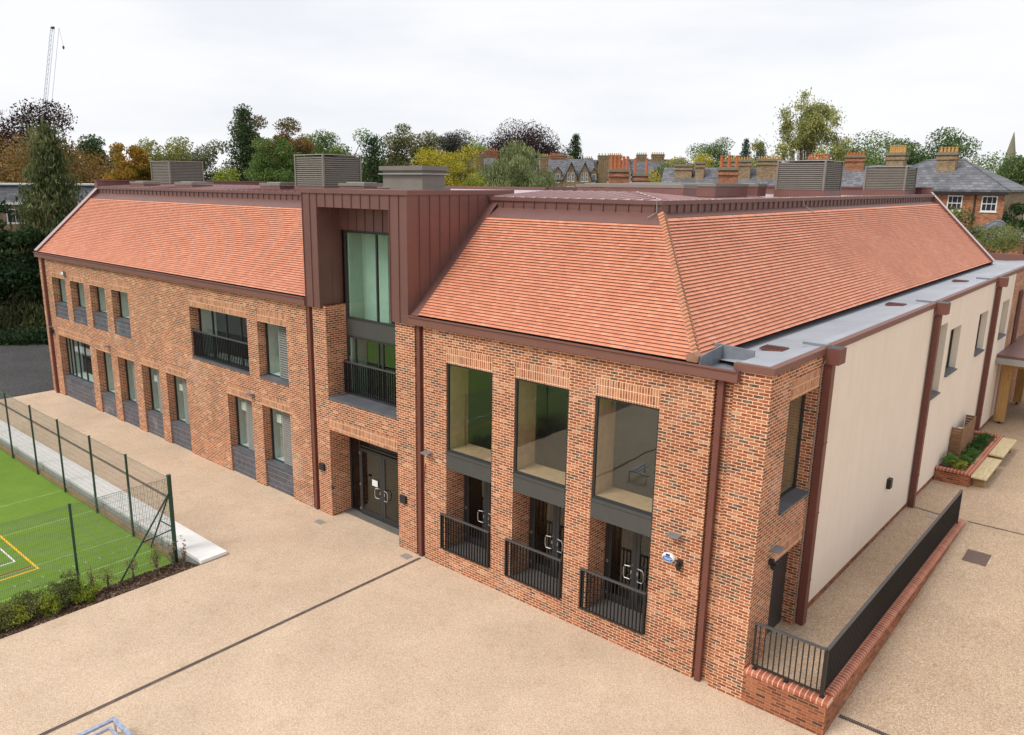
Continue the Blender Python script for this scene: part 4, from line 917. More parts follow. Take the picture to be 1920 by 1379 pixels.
for x, y in ((11.0, 26.9), (11.0, 31.5), (15.2, 26.9)):
    b = MB(T5); b.box(x - .18, x + .18, y - .18, y + .18, pz + .12, 3.45); ps = b.build('post', 'oak', cn)
    b = MB(T5); b.box(x - .06, x + .06, y - .06, y + .06, pz, pz + .12)
    for i in range(3):
        for j in (-.08, .08): b.tube([(x + j, y - .19, 3.1 - i * .12), (x + j, y - .18, 3.1 - i * .12)], .018, 6)
    b.build('bolts', 'frame', ps)
b = MB(T5); b.box(10.82, 17, 26.72, 27.08, 3.45, 3.72); b.box(10.82, 11.18, 27.08, 33, 3.45, 3.72); b.build('beam', 'oak', cn)
b = MB(T5); b.box(10.615, 10.64, 28.4, 30.4, pz, 3.2); b.build('entrance_door', 'frame', cn)
b = MB(); b.box(0, 5, 0, .3, 0, .55); o = b.build('brick_planter', 'ramp_brick'); o.location = (12.3, 33.6, pz); tag(o, 'far low brick planter seen beyond the oak canopy post', 'planter')

# ------------------------------------------------------------------ plants
def clumpblobs(kind, H, Rr, rng, h0=.22):
    bl = []
    if kind in ('round', 'drape', 'bush'):
        hb = .0 if kind == 'bush' else H * h0
        hc = (H + hb) / 2; hh = (H - hb) / 2
        n = 46 if kind != 'bush' else 26
        for k in range(n):
            d = rng.normal(size=3); d /= np.linalg.norm(d); f = rng.uniform(.3, .88)
            ex = 1 + .18 * math.sin(3 * math.atan2(d[1], d[0]) + H)
            r = Rr * rng.uniform(.22, .38)
            z = hc + d[2] * f * hh; 
            if kind == 'drape': z = hb + (z - hb); 
            wz = 1.0 if kind != 'drape' else (1.1 - .55 * (z - hb) / (H - hb))
            bl.append((d[0] * f * Rr * ex * wz, d[1] * f * Rr * ex * wz, min(z, H - r * .7), r))
        bl.append((0, 0, hc, min(Rr, hh) * .62))
    elif kind == 'cone':
        n = 90
        for k in range(n):
            t = (k + .5) / n; a = k * 2.4 + rng.uniform(-.3, .3); z = H * (.04 + .93 * t); rr = Rr * (1.02 - t) ** .85 * rng.uniform(.35, .85) + .05
            bl.append((math.cos(a) * rr, math.sin(a) * rr, z, Rr * (.14 + .22 * (1 - t))))
        for k in range(8): bl.append((0, 0, H * (.25 + .09 * k), Rr * (.5 - .05 * k)))
        bl.append((0, 0, H * .94, Rr * .13))
    elif kind == 'cedar':
        n = 110
        for k in range(n):
            t = (k + .5) / n; a = k * 2.4 + rng.uniform(-.5, .5); z = H * (.03 + .94 * t); rr = Rr * ((1 - t) ** .8 * .95 + .04) * rng.uniform(.35, 1.0)
            bl.append((math.cos(a) * rr, math.sin(a) * rr, z, Rr * (.10 + .2 * (1 - t))))
        bl.append((0, 0, H * .97, Rr * .08))
    elif kind == 'airy':
        n = 90
        for k in range(n):
            a = rng.uniform(0, 6.28); el = rng.uniform(-.15, 1.45); ln = rng.uniform(.45, 1.0)
            r = Rr * rng.uniform(.06, .12); zb = H - 2.0 * Rr
            bl.append((math.cos(a) * math.cos(el) * Rr * 1.05 * ln, math.sin(a) * math.cos(el) * Rr * 1.05 * ln, zb + math.sin(el) * Rr * 1.95 * ln, r))
    return np.array(bl)
def plant(kind, x, y, z, H, Rr, color, label, cat='tree', group=None, n=8000, leaf=.3, seed=1, h0=.22, name=None, bark='bark', trunk=True):
    rng = np.random.default_rng(seed)
    if kind == 'round': h0 = min(.45, max(.15, 1 - 3.2 * Rr / H))
    bl = clumpblobs(kind, H, Rr, rng, h0)
    nm = name or ('shrub' if kind == 'bush' else 'tree')
    t = empty(nm, (x, y, z), label=label, cat=cat, group=group)
    wgt = bl[:, 3] ** 2; wgt /= wgt.sum(); idx = rng.choice(len(bl), n, p=wgt)
    d = rng.normal(size=(n, 3)); d /= np.linalg.norm(d, axis=1)[:, None]
    rr = bl[idx, 3] * (rng.uniform(.0, 1, n) ** .4 * 1.04)
    sq = np.array([1, 1, .75]) if kind not in ('drape', 'cedar', 'airy') else (np.array([1, 1, 1.35]) if kind == 'airy' else (np.array([.8, .8, 1.3]) if kind == 'drape' else np.array([1.1, 1.1, .7])))
    pos = bl[idx, :3] + d * rr[:, None] * sq
    if kind == 'airy': pos[:, 0] += (pos[:, 2] - H * .5) * .04
    kz = H / np.percentile(pos[:, 2], 99.6); kr = 1.04 * Rr / np.percentile(np.hypot(pos[:, 0], pos[:, 1]), 95)
    pos[:, 2] *= kz; pos[:, :2] *= kr; bl[:, 2] *= kz; bl[:, :2] *= kr
    # stray sprigs that roughen the outline
    m_ = rng.random(n) < ({'airy': .45, 'cedar': .4}.get(kind, .06)); pos[m_] += rng.normal(size=(m_.sum(), 3)) * Rr * ({'airy': .075, 'cedar': .13}.get(kind, .045))
    pos[:, 2] = np.maximum(pos[:, 2], .03)
    droop = {'drape': .9, 'cedar': .75, 'airy': .2}.get(kind, 0)
    v = leafcards(pos, leaf, rng, droop, 1.9 if droop > .5 else 1.15)
    cardmesh('crown', v, 'leaf_' + color, t)
    if trunk:
        b = MB(); tr = max(.03, H * .017)
        top = H * (.9 if kind in ('cone', 'cedar') else .55)
        if kind == 'airy':
            zt = H - 2.3 * Rr; b.tube([(0, 0, 0), (.1, 0, zt * .5), (.05, .05, zt)], [tr * 1.3, tr, tr * .8], 8)
            for q in bl[::1]:
                mid = Vector((q[0] * .4, q[1] * .4, zt + (q[2] - zt) * .5)); b.tube([(.05, .05, zt * .98), tuple(mid), (q[0], q[1], q[2] + q[3] * .5)], [tr * .22, tr * .15, tr * .05], 5)
        else:
            b.tube([(0, 0, 0), (.05 * Rr, 0, top * .4), (0, .04 * Rr, top)], [tr * 1.3, tr, tr * .45], 8)
            for q in bl[:: (2 if kind != 'bush' else 5)]:
                zs = min(max(q[2] * .55, H * .12), top); b.tube([(0, 0, zs), (q[0] * .55, q[1] * .55, (zs + q[2]) * .5 + .03 * H), (q[0], q[1], q[2])], [tr * .45, tr * .28, tr * .08], 5)
        b.build('trunk', bark, t)
    return t
# kind, x, y, height, crown radius, foliage, leaves, leaf size, label
TREES = [
 ('round',-99.0,23.0,20.6,7.2,'copper',12000,0.50,'huge dark purple copper beech behind the bronze tree at far left'),
 ('round',-81.4,18.8,15.7,8.6,'bronze',14000,0.42,'broad bronze brown tree behind the school annexe at far left'),
 ('cedar',-50.9,9.0,15.0,2.7,'cedar',11000,0.34,'tall drooping conifer with a pointed top left of the orange roof'),
 ('round',-85.0,26.2,16.3,2.4,'darkgreen',6000,0.40,'dark green tree between the bronze tree and the slate roofed house'),
 ('round',-66.7,23.1,14.8,1.8,'orange',5500,0.36,'small orange and yellow autumn tree left of the leftmost louvre box'),
 ('round',-72.4,29.5,15.8,3.1,'paleolive',8000,0.38,'pale olive tree behind the leftmost roof louvre box'),
 ('round',-77.3,37.3,15.7,3.3,'greygreen',7000,0.40,'grey green tree right of the leftmost roof louvre box'),
 ('bush',-41.7,18.9,12.3,2.5,'yellowgreen',7000,0.24,'yellow green bushes above the left tiled slope'),
 ('cone',-61.3,32.9,18.7,3.1,'pine',10000,0.38,'tall dark green pine rising left of the dormer'),
 ('round',-69.6,42.2,18.7,2.9,'rust',8000,0.38,'rust tinged tree right behind the tall dark pine'),
 ('round',-53.2,30.8,15.4,2.0,'midgreen',5500,0.32,'mid green tree just left of the louvre box by the dormer'),
 ('round',-92.4,63.6,18.2,3.0,'olive',5000,0.45,'olive brown tree behind the louvre box by the dormer'),
 ('round',-76.3,56.9,18.2,3.8,'midgreen',7500,0.42,'light green feathery tree over the louvre box by the dormer'),
 ('cone',-53.2,44.0,16.0,3.0,'darkgreen',8000,0.36,'dark green conifer right of the louvre box by the dormer'),
 ('round',-81.9,76.5,20.0,3.6,'olive',7500,0.42,'open olive tree behind the grey roof vent'),
 ('round',-56.8,59.2,15.6,3.2,'yellow',7500,0.38,'bright yellow green tree above the dormer side'),
 ('round',-111.7,117.4,22.1,3.4,'dusk',4500,0.55,'small dusky far tree above the bright yellow tree'),
 ('round',-117.6,132.4,20.5,3.8,'limegreen',4500,0.55,'lime tipped far tree left of the brick terrace'),
 ('bush',-45.6,51.9,12.2,2.2,'yellowgreen',5000,0.30,'yellow green bush below the left terrace house'),
 ('round',-133.1,165.3,27.4,8.2,'copper',9000,0.65,'dark copper beech behind the brick terrace'),
 ('drape',-58.7,75.0,16.4,4.3,'willow',12000,0.40,'pale grey green willow in front of the brick terrace'),
 ('round',-139.5,192.1,22.6,4.0,'copper',4000,0.65,'smaller copper tree behind the terrace chimneys'),
 ('cone',-125.5,183.7,24.9,3.6,'darkgreen',4500,0.60,'dark green pointed tree behind the terrace chimneys'),
 ('round',-63.5,134.1,17.0,3.7,'yellow',4500,0.50,'small yellow tree behind the right end of the terrace'),
 ('round',-47.2,103.1,14.8,3.8,'willow',6500,0.42,'silvery willow between the terrace and the slate roofs'),
 ('round',-66.4,155.1,20.8,3.8,'midgreen',5000,0.50,'rounded green far tree above the red chimney pots'),
 ('cone',-77.6,194.0,22.8,2.3,'bluegreen',3000,0.60,'blue green cedar left of the tall birch, nearer one to the rounded tree'),
 ('cone',-72.1,191.0,21.7,2.6,'bluegreen',3000,0.60,'blue green cedar left of the tall birch, nearest to it'),
 ('airy',-22.6,89.1,22.3,4.8,'birch',14000,0.40,'tall airy birch tree standing high above all roofs'),
 ('round',-26.1,128.0,19.2,5.7,'midgreen',8000,0.50,'broad green tree right of the tall birch'),
 ('round',-17.2,125.2,19.4,5.1,'darkgreen2',7500,0.50,'green tree between the two tall buff chimneys'),
 ('round',-10.2,152.1,16.6,6.3,'midgreen',7000,0.50,'green tree at the right edge below the church spire'),
 ('round',-0.6,100.9,14.7,3.3,'darkgreen2',7500,0.42,'dark green tree at the right edge beside the brick villa'),
 ('bush',4.6,43.0,9.8,1.3,'yellow',5000,0.22,'yellow green shrub in front of the brick villa wall'),
 ('bush',6.5,41.3,9.9,2.5,'hedge',9000,0.22,'large tangled hedge bush below the brick villa'),
 ('bush',4.5,67.3,10.0,2.0,'darkgreen',5000,0.30,'dark green bush right of the brick villa corner'),
 ('bush',6.0,37.2,9.2,1.6,'hedge',6000,0.20,'tangled bush touching the right verge of the tiled roof'),
]

for i, (k, x, y, H, Rr, c, n, lf, lab) in enumerate(TREES):
    if k == 'round' and math.hypot(x - CX, y - CY) > 150: Rr *= 1.25
    plant(k, x, y, -.6, H + .6, Rr * {'round': 1.34, 'cone': 1.55, 'cedar': 1.5, 'airy': 1.2}.get(k, 1.2), c, lab, 'bush' if k == 'bush' else 'tree', 'trees and bushes beyond the school', int(n * (2.0 if k == 'airy' else 3.6) * (1.5 if math.hypot(x - CX, y - CY) > 130 else 1)), lf * (.6 if k == 'airy' else .66), 11 + i, bark='barkpale' if c == 'birch' else 'bark')
for i, (x, y, H, Rr) in enumerate(((-54.5, -2.2, 9.6, 3.0), (-51.3, 1.2, 9.0, 2.9), (-50.6, 5.2, 9.6, 2.8), (-49.6, 9.0, 8.4, 2.7), (-44.6, 10.6, 7.6, 2.6), (-40.5, 12.0, 6.5, 2.3))):
    labs = ('dark evergreen bush cut by the left edge of the photo', 'tall dark evergreen bush, second from the left edge', 'tall dark evergreen bush under the school annexe windows', 'dark evergreen bush in front of the drooping conifer trunk', 'dark evergreen bush between drooping conifer and brick corner', 'lower dark evergreen bush nearest the brick corner')
    plant('bush', x, y, -.1, H, Rr, 'holly', labs[i], 'bush', 'dark evergreen bushes along the asphalt', 11000, .3, 70 + i)
# low growth at the edge of the asphalt
rng = np.random.default_rng(9); k = 9000
p = np.stack([rng.uniform(0, 1, k), rng.normal(0, .45, k), rng.uniform(0, 1, k) ** 2 * 1.1], 1)
P = np.stack([-55.0 + p[:, 0] * 17 + p[:, 1] * .6, -8 + p[:, 0] * 19.5 - p[:, 1] * .8, p[:, 2]], 1)
tag(cardmesh('undergrowth', leafcards(P, .25, rng), 'leaf_holly'), 'low ivy undergrowth at the foot of the evergreen bushes', 'undergrowth', kind='stuff')
# distant woodland on the horizon
rng = np.random.default_rng(21); pts = []
for k in range(150):
    a = rad(rng.uniform(-78, 8)); d = rng.uniform(260, 420); cx_, cy_ = CX + math.sin(a) * d, CY + math.cos(a) * d; r = rng.uniform(7, 12); h = rng.uniform(13, 19)
    q = rng.normal(size=(700, 3)); q /= np.linalg.norm(q, axis=1)[:, None]; q[:, 2] = abs(q[:, 2]); q *= rng.uniform(.7, 1, 700)[:, None]
    pts.append(q * np.array([r, r, h]) + np.array([cx_, cy_, -.5]))
tag(cardmesh('far_woodland', leafcards(np.concatenate(pts), 2.0, rng), 'leaf_olive'), 'distant belt of trees along the horizon', 'woodland', kind='stuff')

# shrubs in the bed behind the fence
r_ = random.Random(8)
for i in range(22):
    y = -8.1 - i * .30 + r_.uniform(-.08, .08); x = -5.15 + r_.uniform(-.32, .22)
    plant('bush', x, y, -.14, r_.uniform(.6, .98), r_.uniform(.32, .46), 'shrub' if i % 3 else 'yellowgreen', 'low leafy green shrub in the close row along the fence', 'shrub', 'close row of low shrubs in the bark bed', 1500, .055, 100 + i, name='shrub', trunk=True)
SAP = [(-5.0, -5.55, .95, .16, 'reddish', 'thin sapling with sparse reddish leaves beside the concrete bench end'), (-4.75, -5.3, 1.15, .07, 'twig', 'bare thin stem nearest to the concrete bench corner'), (-5.35, -5.9, .85, .2, 'shrub', 'small sapling between the big corner post and its brace'),
       (-5.2, -6.7, .8, .24, 'reddish', 'sparse sapling at the foot of the slanted fence brace'), (-5.3, -7.4, .75, .28, 'shrub', 'bushy small shrub just left of the slanted fence brace'), (-5.2, -8.6 + .75, .95, .12, 'twig', 'thin bare twiggy stem in the bark bed right of the plain post'), (-4.95, -6.1, .6, .1, 'twig', 'very small twiggy stem in the open bark near the corner post')]
for i, (x, y, H, Rr, c, lab) in enumerate(SAP): plant('bush', x, y, -.12, H, Rr, c, lab, 'sapling', None, 130 if c != 'shrub' else 260, .055, 150 + i, name='sapling', trunk=True, bark='bark')
for i, (x, y, H, Rr, c) in enumerate(((10.95, 17.3, .55, .25, 'veg'), (11.3, 17.2, .35, .3, 'yellowgreen'), (11.3, 18.0, .4, .32, 'veg'), (11.3, 18.9, .38, .3, 'veg'), (11.3, 19.8, .42, .33, 'veg'), (11.28, 20.8, .4, .3, 'veg'), (11.25, 21.7, .4, .32, 'veg'), (10.9, 17.9, .5, .2, 'reddish'))):
    plant('bush', x, y, 1.14, H, Rr, c, ('tufty grass clump in the near inner corner of the planter', 'yellowish clump at the near end of the planter', 'leafy green plant in the row between screen and planter rim', 0, 0, 0, 0, 'dark reddish plant in front of the slatted screen')[i] or 'leafy green plant in the row between screen and planter rim', 'plant', 'plants in the brick planter', 700, .06, 170 + i, name='plant', trunk=False)

# ------------------------------------------------------------------ houses behind
def yaw(x, y, extra=0):
    dx, dy = x - CX, y - CY; return math.atan2(-dx, dy) + rad(extra)
def chimney(par, u, v, w, d, z0, z1, npots, pot='pot2', wall='buff', ph=.7, ribs=True, cap='lichen', pr=.14):
    b = MB(); b.box(u - w / 2, u + w / 2, v - d / 2, v + d / 2, z0, z1 - .12, 0)
    if ribs:
        k = int(w / .45)
        for i in range(k + 1): x = u - w / 2 + .02 + i * (w - .2) / max(k, 1); b.box(x, x + .16, v - d / 2 - .09, v - d / 2, z0 + .3, z1 - .75, 0)
    b.box(u - w / 2 - .1, u + w / 2 + .1, v - d / 2 - .12, v + d / 2 + .1, z1 - .7, z1 - .45, 0); b.box(u - w / 2 - .15, u + w / 2 + .15, v - d / 2 - .17, v + d / 2 + .15, z1 - .28, z1 - .1, 1); b.box(u - w / 2 - .05, u + w / 2 + .05, v - d / 2 - .05, v + d / 2 + .05, z1 - .1, z1, 1)
    c = b.build('chimney', [wall, cap], par)
    for i in range(npots):
        x = u + (i - (npots - 1) / 2) * (w - .3) / max(npots - 1, 1) if npots > 1 else u
        b = MB(); b.cyl(x, v, z1 - .02, z1 + ph, pr, pr * .8, 10); b.cyl(x, v, z1 + ph - .1, z1 + ph, pr * 1.0, pr * 1.0, 10); b.build('chimney_pot', pot, c)
    return c
def sash(par, u, v, z, w, h, bars=(3, 2), arch=False):
    b = MB(); y = v - .03
    b.box(u - w / 2, u - w / 2 + .09, y, v + .04, z, z + h); b.box(u + w / 2 - .09, u + w / 2, y, v + .04, z, z + h); b.box(u - w / 2 + .09, u + w / 2 - .09, y, v + .04, z, z + .1); b.box(u - w / 2 + .09, u + w / 2 - .09, y, v + .04, z + h - .09, z + h)
    for i in range(1, bars[0]): x = u - w / 2 + i * w / bars[0]; b.box(x - .02, x + .02, y + .005, v + .03, z + .1, z + h - .09)
    for i in range(1, bars[1]): zz = z + i * h / bars[1]; b.box(u - w / 2 + .09, u + w / 2 - .09, y + .002, v + .03, zz - .035, zz + .035)
    b.box(u - w / 2 - .08, u + w / 2 + .08, v - .08, v, z - .08, z - .005); f = b.build('window', 'white', par)
    b = MB(); b.box(u - w / 2 + .05, u + w / 2 - .05, v - .012, v + .02, z + .05, z + h - .05); b.build('pane', 'darkglass', f); return f
def house(name, label, x, y, ex, Wd, Dp, eave, ridge, wall='buff', roof='slate', gables=(), dormers=(), hip=False, cat='house', sidewall=None):
    h = empty(name, (x, y, -.5), yaw(x, y, ex), label, cat); Z = .5
    e, r = eave + Z, ridge + Z; w2 = Wd / 2
    b = MB(); b.box(-w2, w2, 0, Dp, 0, e)
    if not hip:
        for s in (-w2, w2 - .25): b.prism([(0, e), (Dp, e), (Dp / 2, r - .08)], s, s + .25, 'x')
    for (u0, u1, pk, pj) in gables: b.box(u0, u1, -pj, .0, 0, e); b.prism([(u0, e), (u1, e), ((u0 + u1) / 2, pk + Z - .1)], -pj, .3, 'y')
    b.build('wall', wall, h)
    b = MB()
    if hip:
        o = .35; i_ = Dp / 2
        A = [(-w2 - o, -o, e), (w2 + o, -o, e), (w2 + o, Dp + o, e), (-w2 - o, Dp + o, e)]; R1, R2 = (-w2 + i_, Dp / 2, r), (w2 - i_, Dp / 2, r)
        b.quad([A[0], A[1], R2, R1]); b.quad([A[1], A[2], R2]); b.quad([A[2], A[3], R1, R2]); b.quad([A[3], A[0], R1]); b.box(-w2 - o, w2 + o, -o, Dp + o, e - .16, e - .005)
        b.tube([A[1], R2], .09, 5); b.tube([A[0], R1], .09, 5); b.tube([R1, R2], .09, 5)
    else:
        th = .14; b.prism([(-.35, e - .3), (Dp / 2, r), (Dp + .35, e - .3), (Dp + .35, e - .3 + th), (Dp / 2, r + th), (-.35, e - .3 + th)], -w2 - .15, w2 + .15, 'x')
    for (u0, u1, pk, pj) in gables:
        m_ = (u0 + u1) / 2; pk_ = pk + Z; b.prism([(u0 - .25, e - .3), (m_, pk_), (u1 + .25, e - .3), (u1 + .25, e - .16), (m_, pk_ + .16), (u0 - .25, e - .16)], -pj - .25, Dp / 2, 'y')
    rf = b.build('roof', roof, h)
    for (u0, u1, pk, pj) in gables:
        m_ = (u0 + u1) / 2; pk_ = pk + Z; b = MB(); b.prism([(u0 - .28, e - .32), (m_, pk_ - .03), (u1 + .28, e - .32), (u1 + .28, e - .12), (m_, pk_ + .19), (u0 - .28, e - .12)], -pj - .33, -pj - .255, 'y'); b.build('bargeboard', 'frame', h)
    for (u, pk, wd) in dormers:
        pk_ = pk + Z; b = MB(); b.box(u - wd / 2, u + wd / 2, -.05, 1.6, e - .6, pk_ - wd * .6); b.prism([(u - wd / 2, pk_ - wd * .6), (u + wd / 2, pk_ - wd * .6), (u, pk_ - .08)], -.05, .1, 'y'); dd = b.build('dormer', wall, h)
        b = MB(); b.prism([(u - wd * .7, pk_ - wd * .85), (u, pk_), (u + wd * .7, pk_ - wd * .85), (u + wd * .7, pk_ - wd * .85 + .12), (u, pk_ + .14), (u - wd * .7, pk_ - wd * .85 + .12)], -.3, 2.2, 'y'); b.build('dormer_roof', 'slate', dd)
    return h
B = house('terrace_house', 'long buff brick terrace house with twin slate gables and white sash windows', -90.3, 131.4, 14, 13.6, 8, 12.4, 16.6, gables=[(-.75, 2.3, 15.9, .5), (2.35, 5.4, 15.9, .5)], dormers=[(-2.1, 14.9, 1.5), (6.1, 14.7, 1.4)])
for u in (.3, 1.25, 3.4, 4.35): sash(B, u, -.5, 12.1 + .2, .62, 1.9, (2, 2)); sash(B, u, -.5, 9.4, .62, 1.9, (2, 2))
for u in (-2.1, 6.1): sash(B, u, -.06, 12.0, .8, 1.9, (2, 2)); sash(B, u, 0, 8.8, .7, 1.8, (2, 2))
chimney(B, -5.3, -.1, 1.9, 1.1, 9, 17.7, 5, ph=.45); chimney(B, -1.3, 4.4, 3.2, 1.2, 14, 18.1, 7, 'pot', ph=.45, wall='oldred'); chimney(B, 1.9, 5.2, 1.2, 1, 14, 17.6, 3, ph=.4); chimney(B, 6.4, 5.2, 1.3, 1, 14, 17.5, 3, ph=.4)
A = house('terrace_house', 'buff brick house with tall ribbed chimney, left of the willow', -102.1, 116.7, 22, 9.0, 8, 12.2, 16.6, dormers=[(1.9, 14.6, 1.6)])
chimney(A, -1.0, -.1, 2.0, 1.1, 9.5, 18.0, 3, ph=.35); chimney(A, .6, 5, 2.1, 1.2, 14, 18.7, 4, 'pot', wall='oldred', ph=.4); chimney(A, 4.0, 5, 2.9, 1.2, 14, 18.9, 6, 'pot', wall='oldred', ph=.4); sash(A, 1.9, -.06, 12.0, .7, 1.7, (2, 2))
Cc = house('terrace_house', 'buff brick house with pointed gable between the twin gables and the red pots', -85.1, 142.3, 14, 8.4, 8, 12.2, 16.6, gables=[(-5.6, -2.6, 16.4, .4)])
chimney(Cc, -2.6, -.3, 2.4, 1.1, 9, 18.1, 4, ph=.4); chimney(Cc, .9, 3, 2.7, 1.2, 14, 18.3, 6, ph=.4); chimney(Cc, 4.2, 5, 1.2, 1, 14, 17.5, 2, ph=.35)
Dd = house('terrace_house', 'buff brick terrace house behind the two tall red chimney pots', -79.0, 150.7, 12, 12.5, 8, 12.4, 16.9, dormers=[(-.6, 14.6, 1.5)])
chimney(Dd, -2.9, 4, 2.2, 1.1, 14, 18.6, 5, ph=.4); chimney(Dd, .9, 4, 2.8, 1.1, 14, 18.7, 6, ph=.4); sash(Dd, -.6, -.06, 12.0, .8, 1.7, (2, 2)); chimney(Dd, 5.9, 4, 2.2, 1.1, 14, 17.6, 5, ph=.4)
E_ = house('terrace_house', 'distant buff brick terrace house with red ribbed chimneys left of the three orange pots', -63, 150, 12, 11, 8, 11.8, 14.6)
chimney(E_, -2.8, 4, 2.2, 1.1, 13, 17.2, 4, ph=.35); chimney(E_, 2.4, 4, 2.6, 1.1, 13, 17.4, 5, ph=.35)
Hh = house('red_roofed_house', 'red roofed house with two brick chimneys carrying tall orange pots', -24.0, 50.0, 8, 3.2, 5, 9.4, 11.55, wall='oldred', roof='oldred')
chimney(Hh, -.9, .2, 1.75, .9, 8.5, 13.3, 5, 'pot', 'oldred', 1.15, False, pr=.13); chimney(Hh, 1.1, .2, 1.35, .9, 8.5, 12.95, 2, 'pot', 'oldred', 1.35, False, pr=.13)
Ii = house('slate_house', 'small slate roofed house with a red chimney of three orange pots', -14.6, 50.5, -6, 5.5, 5, 9.5, 11.6, wall='oldred')
chimney(Ii, .1, .2, 1.55, .8, 9, 13.45, 3, 'pot', 'oldred', .95, False, pr=.15)
Jj = house('slate_house', 'long slate roofed terrace with wide buff party chimneys left of the birch', -25.0, 72.6, -4, 15.0, 8, 10.4, 13.3, wall='oldred')
chimney(Jj, .9, 2.6, 3.0, .9, 11.4, 14.8, 10, 'pot2', ph=.3, ribs=False, pr=.1); chimney(Jj, 4.4, 2.6, 2.6, .9, 11.4, 14.9, 9, 'pot2', ph=.3, ribs=False, pr=.1); chimney(Jj, -3.3, 2.6, 1.0, .9, 11.4, 14.6, 0, ribs=False); chimney(Jj, -5.2, 2.6, 2.0, .8, 11.4, 14.3, 0, ribs=False)
Kk = house('slate_house', 'slate roofed terrace behind the two right louvre boxes', -11.2, 78.0, -2, 12.5, 8, 11.3, 13.6, wall='oldred')
chimney(Kk, -1.8, 3.4, 1.9, .9, 12, 15.3, 6, 'pot', ph=.35, ribs=False, pr=.11, wall='oldred')
b = MB(); b.box(-6.2, 6.2, -.5, -.36, 11.4, 11.55); b.build('gutter', 'white', Kk)
chimney(Kk, -5.6, 3.0, 2.2, .9, 12, 14.9, 7, 'pot', ph=.5, ribs=False, pr=.13)
Vv = house('brick_villa', 'red brick villa with a hipped slate roof and two white sash windows', -2.8, 67.2, -15, 12.2, 9, 11.2, 13.9, wall='oldred', hip=True)
b = MB(); b.box(6.1, 6.13, -.02, 9, 0, 11.5); b.build('buff_end_wall', 'buff', Vv)
sash(Vv, 2.3, 0, 9.85, 1.2, 1.35); sash(Vv, 5.0, 0, 9.85, 1.2, 1.35)
b = MB(); b.tube([(3.9, -.1, 0), (3.9, -.1, 11.5)], .06, 6); b.box(-6.4, 6.45, -.5, -.36, 11.3, 11.5); b.build('downpipe', 'black', Vv)
chimney(Vv, .5, 3.0, 1.55, .9, 11.5, 15.1, 5, 'pot2', ph=.45, ribs=False, pr=.13); chimney(Vv, -4.6, 5.2, 1.6, 1.0, 11.5, 15.2, 8, 'pot2', ph=.7, ribs=False, pr=.12)
Pp = house('porch', 'small grey slate hipped outbuilding roof in front of the brick villa', 4.5, 57.0, -8, 3.6, 3.2, 7.6, 8.9, wall='oldred', hip=True, cat='outbuilding')
Cr = house('cream_house', 'cream rendered house end with a row of small pots behind the villa roof', 2.0, 98.0, -6, 7.0, 8, 11.4, 13.6, wall='creamrender')
chimney(Cr, -.6, 1.5, 2.6, .9, 11, 15.2, 8, 'pot', 'creamrender', .45, False, 'creamrender', .1)
Ff = house('slate_house', 'grey slate roofed house with a brown chimney far beyond the left trees', -120.8, 44.1, 12, 7.5, 7, 12.0, 14.8, hip=True, wall='creamrender'); chimney(Ff, 1.6, 2, 1.6, 1, 13, 16.6, 3, ph=.3, ribs=False)
Gg = house('red_roofed_house', 'far red roofed house with a square brick chimney beside the yellow tree', -72.5, 71, 0, 5, 6, 11.0, 13.8, wall='oldred', roof='oldred'); chimney(Gg, 1.8, 2, 1.9, 1.1, 12.5, 16.6, 0, wall='oldred', ribs=False)
# school annexe at the far left
An = empty('school_annexe', (-68.3, 13.7, -.5), yaw(-68.3, 13.7, 2), 'low buff brick annexe with a dark slate mansard at the far left', 'building')
b = MB(); b.box(-16, 7.6, 0, 9, 0, 9.55); b.build('wall', 'buff', An)
b = MB(); b.prism([(-.35, 9.75), (9.3, 9.75), (8.7, 11.2), (.35, 11.2)], -16.2, 7.8, 'x'); b.build('mansard_roof', 'slate', An)
b = MB(); b.box(-16.3, 7.9, -.45, -.36, 9.5, 9.75); b.box(-16.3, 7.9, .2, 9, 11.35, 11.5); b.build('fascia_board', 'white', An)
b = MB(); b.box(-16.2, 7.8, .25, 8.9, 11.2, 11.35); b.build('roof_edge', 'frame', An)
for k in range(9): sash(An, -14.5 + k * 2.55, 0, 7.75, 1.5, 1.35, (2, 1))
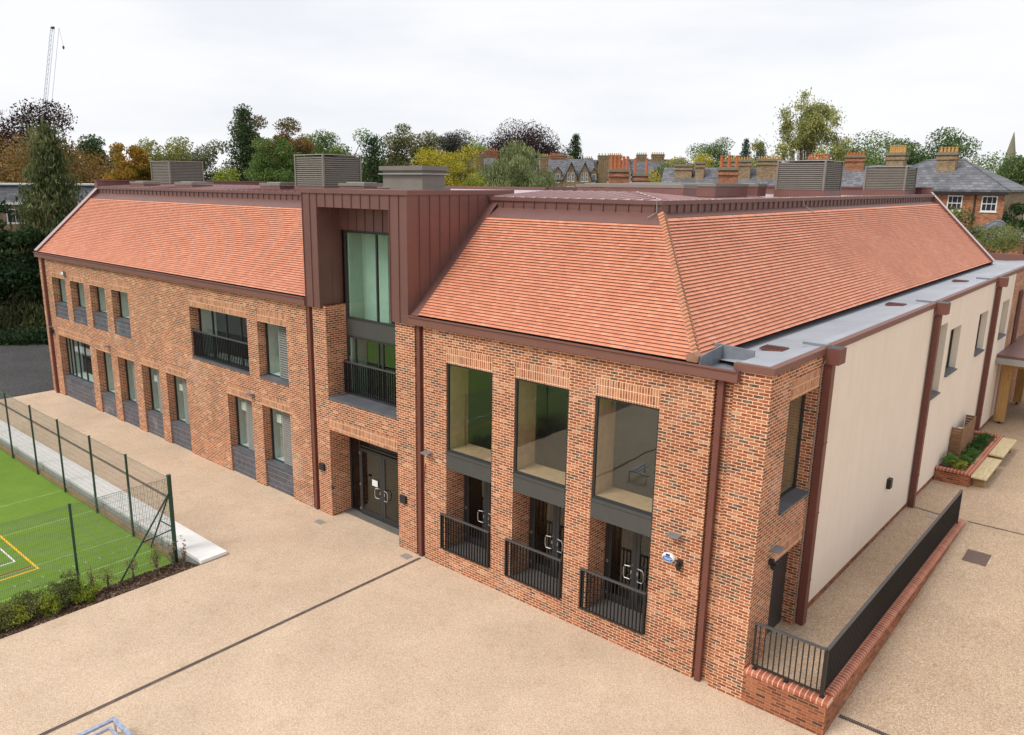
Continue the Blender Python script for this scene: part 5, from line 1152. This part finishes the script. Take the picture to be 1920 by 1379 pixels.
# church
Ch = empty('church', (-50.8, 398.5, -.5), 0, 'distant pointed stone church spire at the right edge', 'church')
b = MB(); b.box(-3, 3, -3, 3, 0, 19); b.box(-4, 4, 3, 22, 0, 11); b.build('tower', 'stone' if 'stone' in M else 'lichen', Ch)
b = MB(); b.tube([(0, 0, 19), (0, 0, 34.8)], [3.1, .08], 8)
for s in ((-1, -1), (1, -1), (-1, 1), (1, 1)): b.tube([(s[0] * 2.7, s[1] * 2.7, 18.9), (s[0] * 2.7, s[1] * 2.7, 23)], [.6, .05], 6)
b.build('spire', 'lichen', Ch)
# crane
Cn = empty('tower_crane', (-266.9, 82, -.5), 0, 'pale lattice crane jib leaning up into the sky at left', 'crane')
b = MB(); p0, p1 = Vector((0, 0, 0)), Vector((3.95, 10.6, 58.2)); dx = Vector((.5, 1.4, -.29)).normalized(); dy = (p1 - p0).cross(dx).normalized()
ch = [dx * -.55, dx * .55, dy * .9]
for c_ in ch: b.tube([tuple(p0 + c_), tuple(p1 + c_)], .06, 5)
n = 40
for k in range(n):
    for i in range(3):
        a_, c_ = ch[i], ch[(i + 1) % 3]; t0, t1 = k / n, (k + 1) / n
        b.tube([tuple(p0.lerp(p1, t0) + a_), tuple(p0.lerp(p1, t1) + c_)], .035, 4)
b.build('jib', 'crane', Cn) if 'crane' in M else b.build('jib', 'galv', Cn)
b = MB(); b.box(3.95 - .6, 3.95 + .6, 10.3, 11.0, 57.8, 58.4); b.build('head', 'navy', Cn)
b = MB(); b.tube([(4.6, 12.3, 58.2), (1.0, 3.2, 8)], .06, 4); b.build('pendant_line', 'galv', Cn)
b = MB(); b.tube([(5.6, 12.6, 51.8), (5.6, 12.6, 52.4), (5.6, 12.6, 52.9)], [.15, .38, .15], 8); b.tube([(4.6, 12.3, 58.2), (5.6, 12.6, 52.9)], .03, 4); b.build('hook_block', 'redline', Cn)
b = MB(); b.box(-3, 3, -3, 3, 0, 2.2); b.build('base', 'frame', Cn)

o = MB(); o.quad([(-.05, -.02, .004), (.0, -.035, .012), (.06, .0, .004), (.0, .03, .015)]); o = o.build('fallen_leaf', 'leaf_bronze'); o.location = (9.2, -3.35, GZ); tag(o, 'single dark fallen leaf on the bare front paving near the ramp corner', 'leaf')
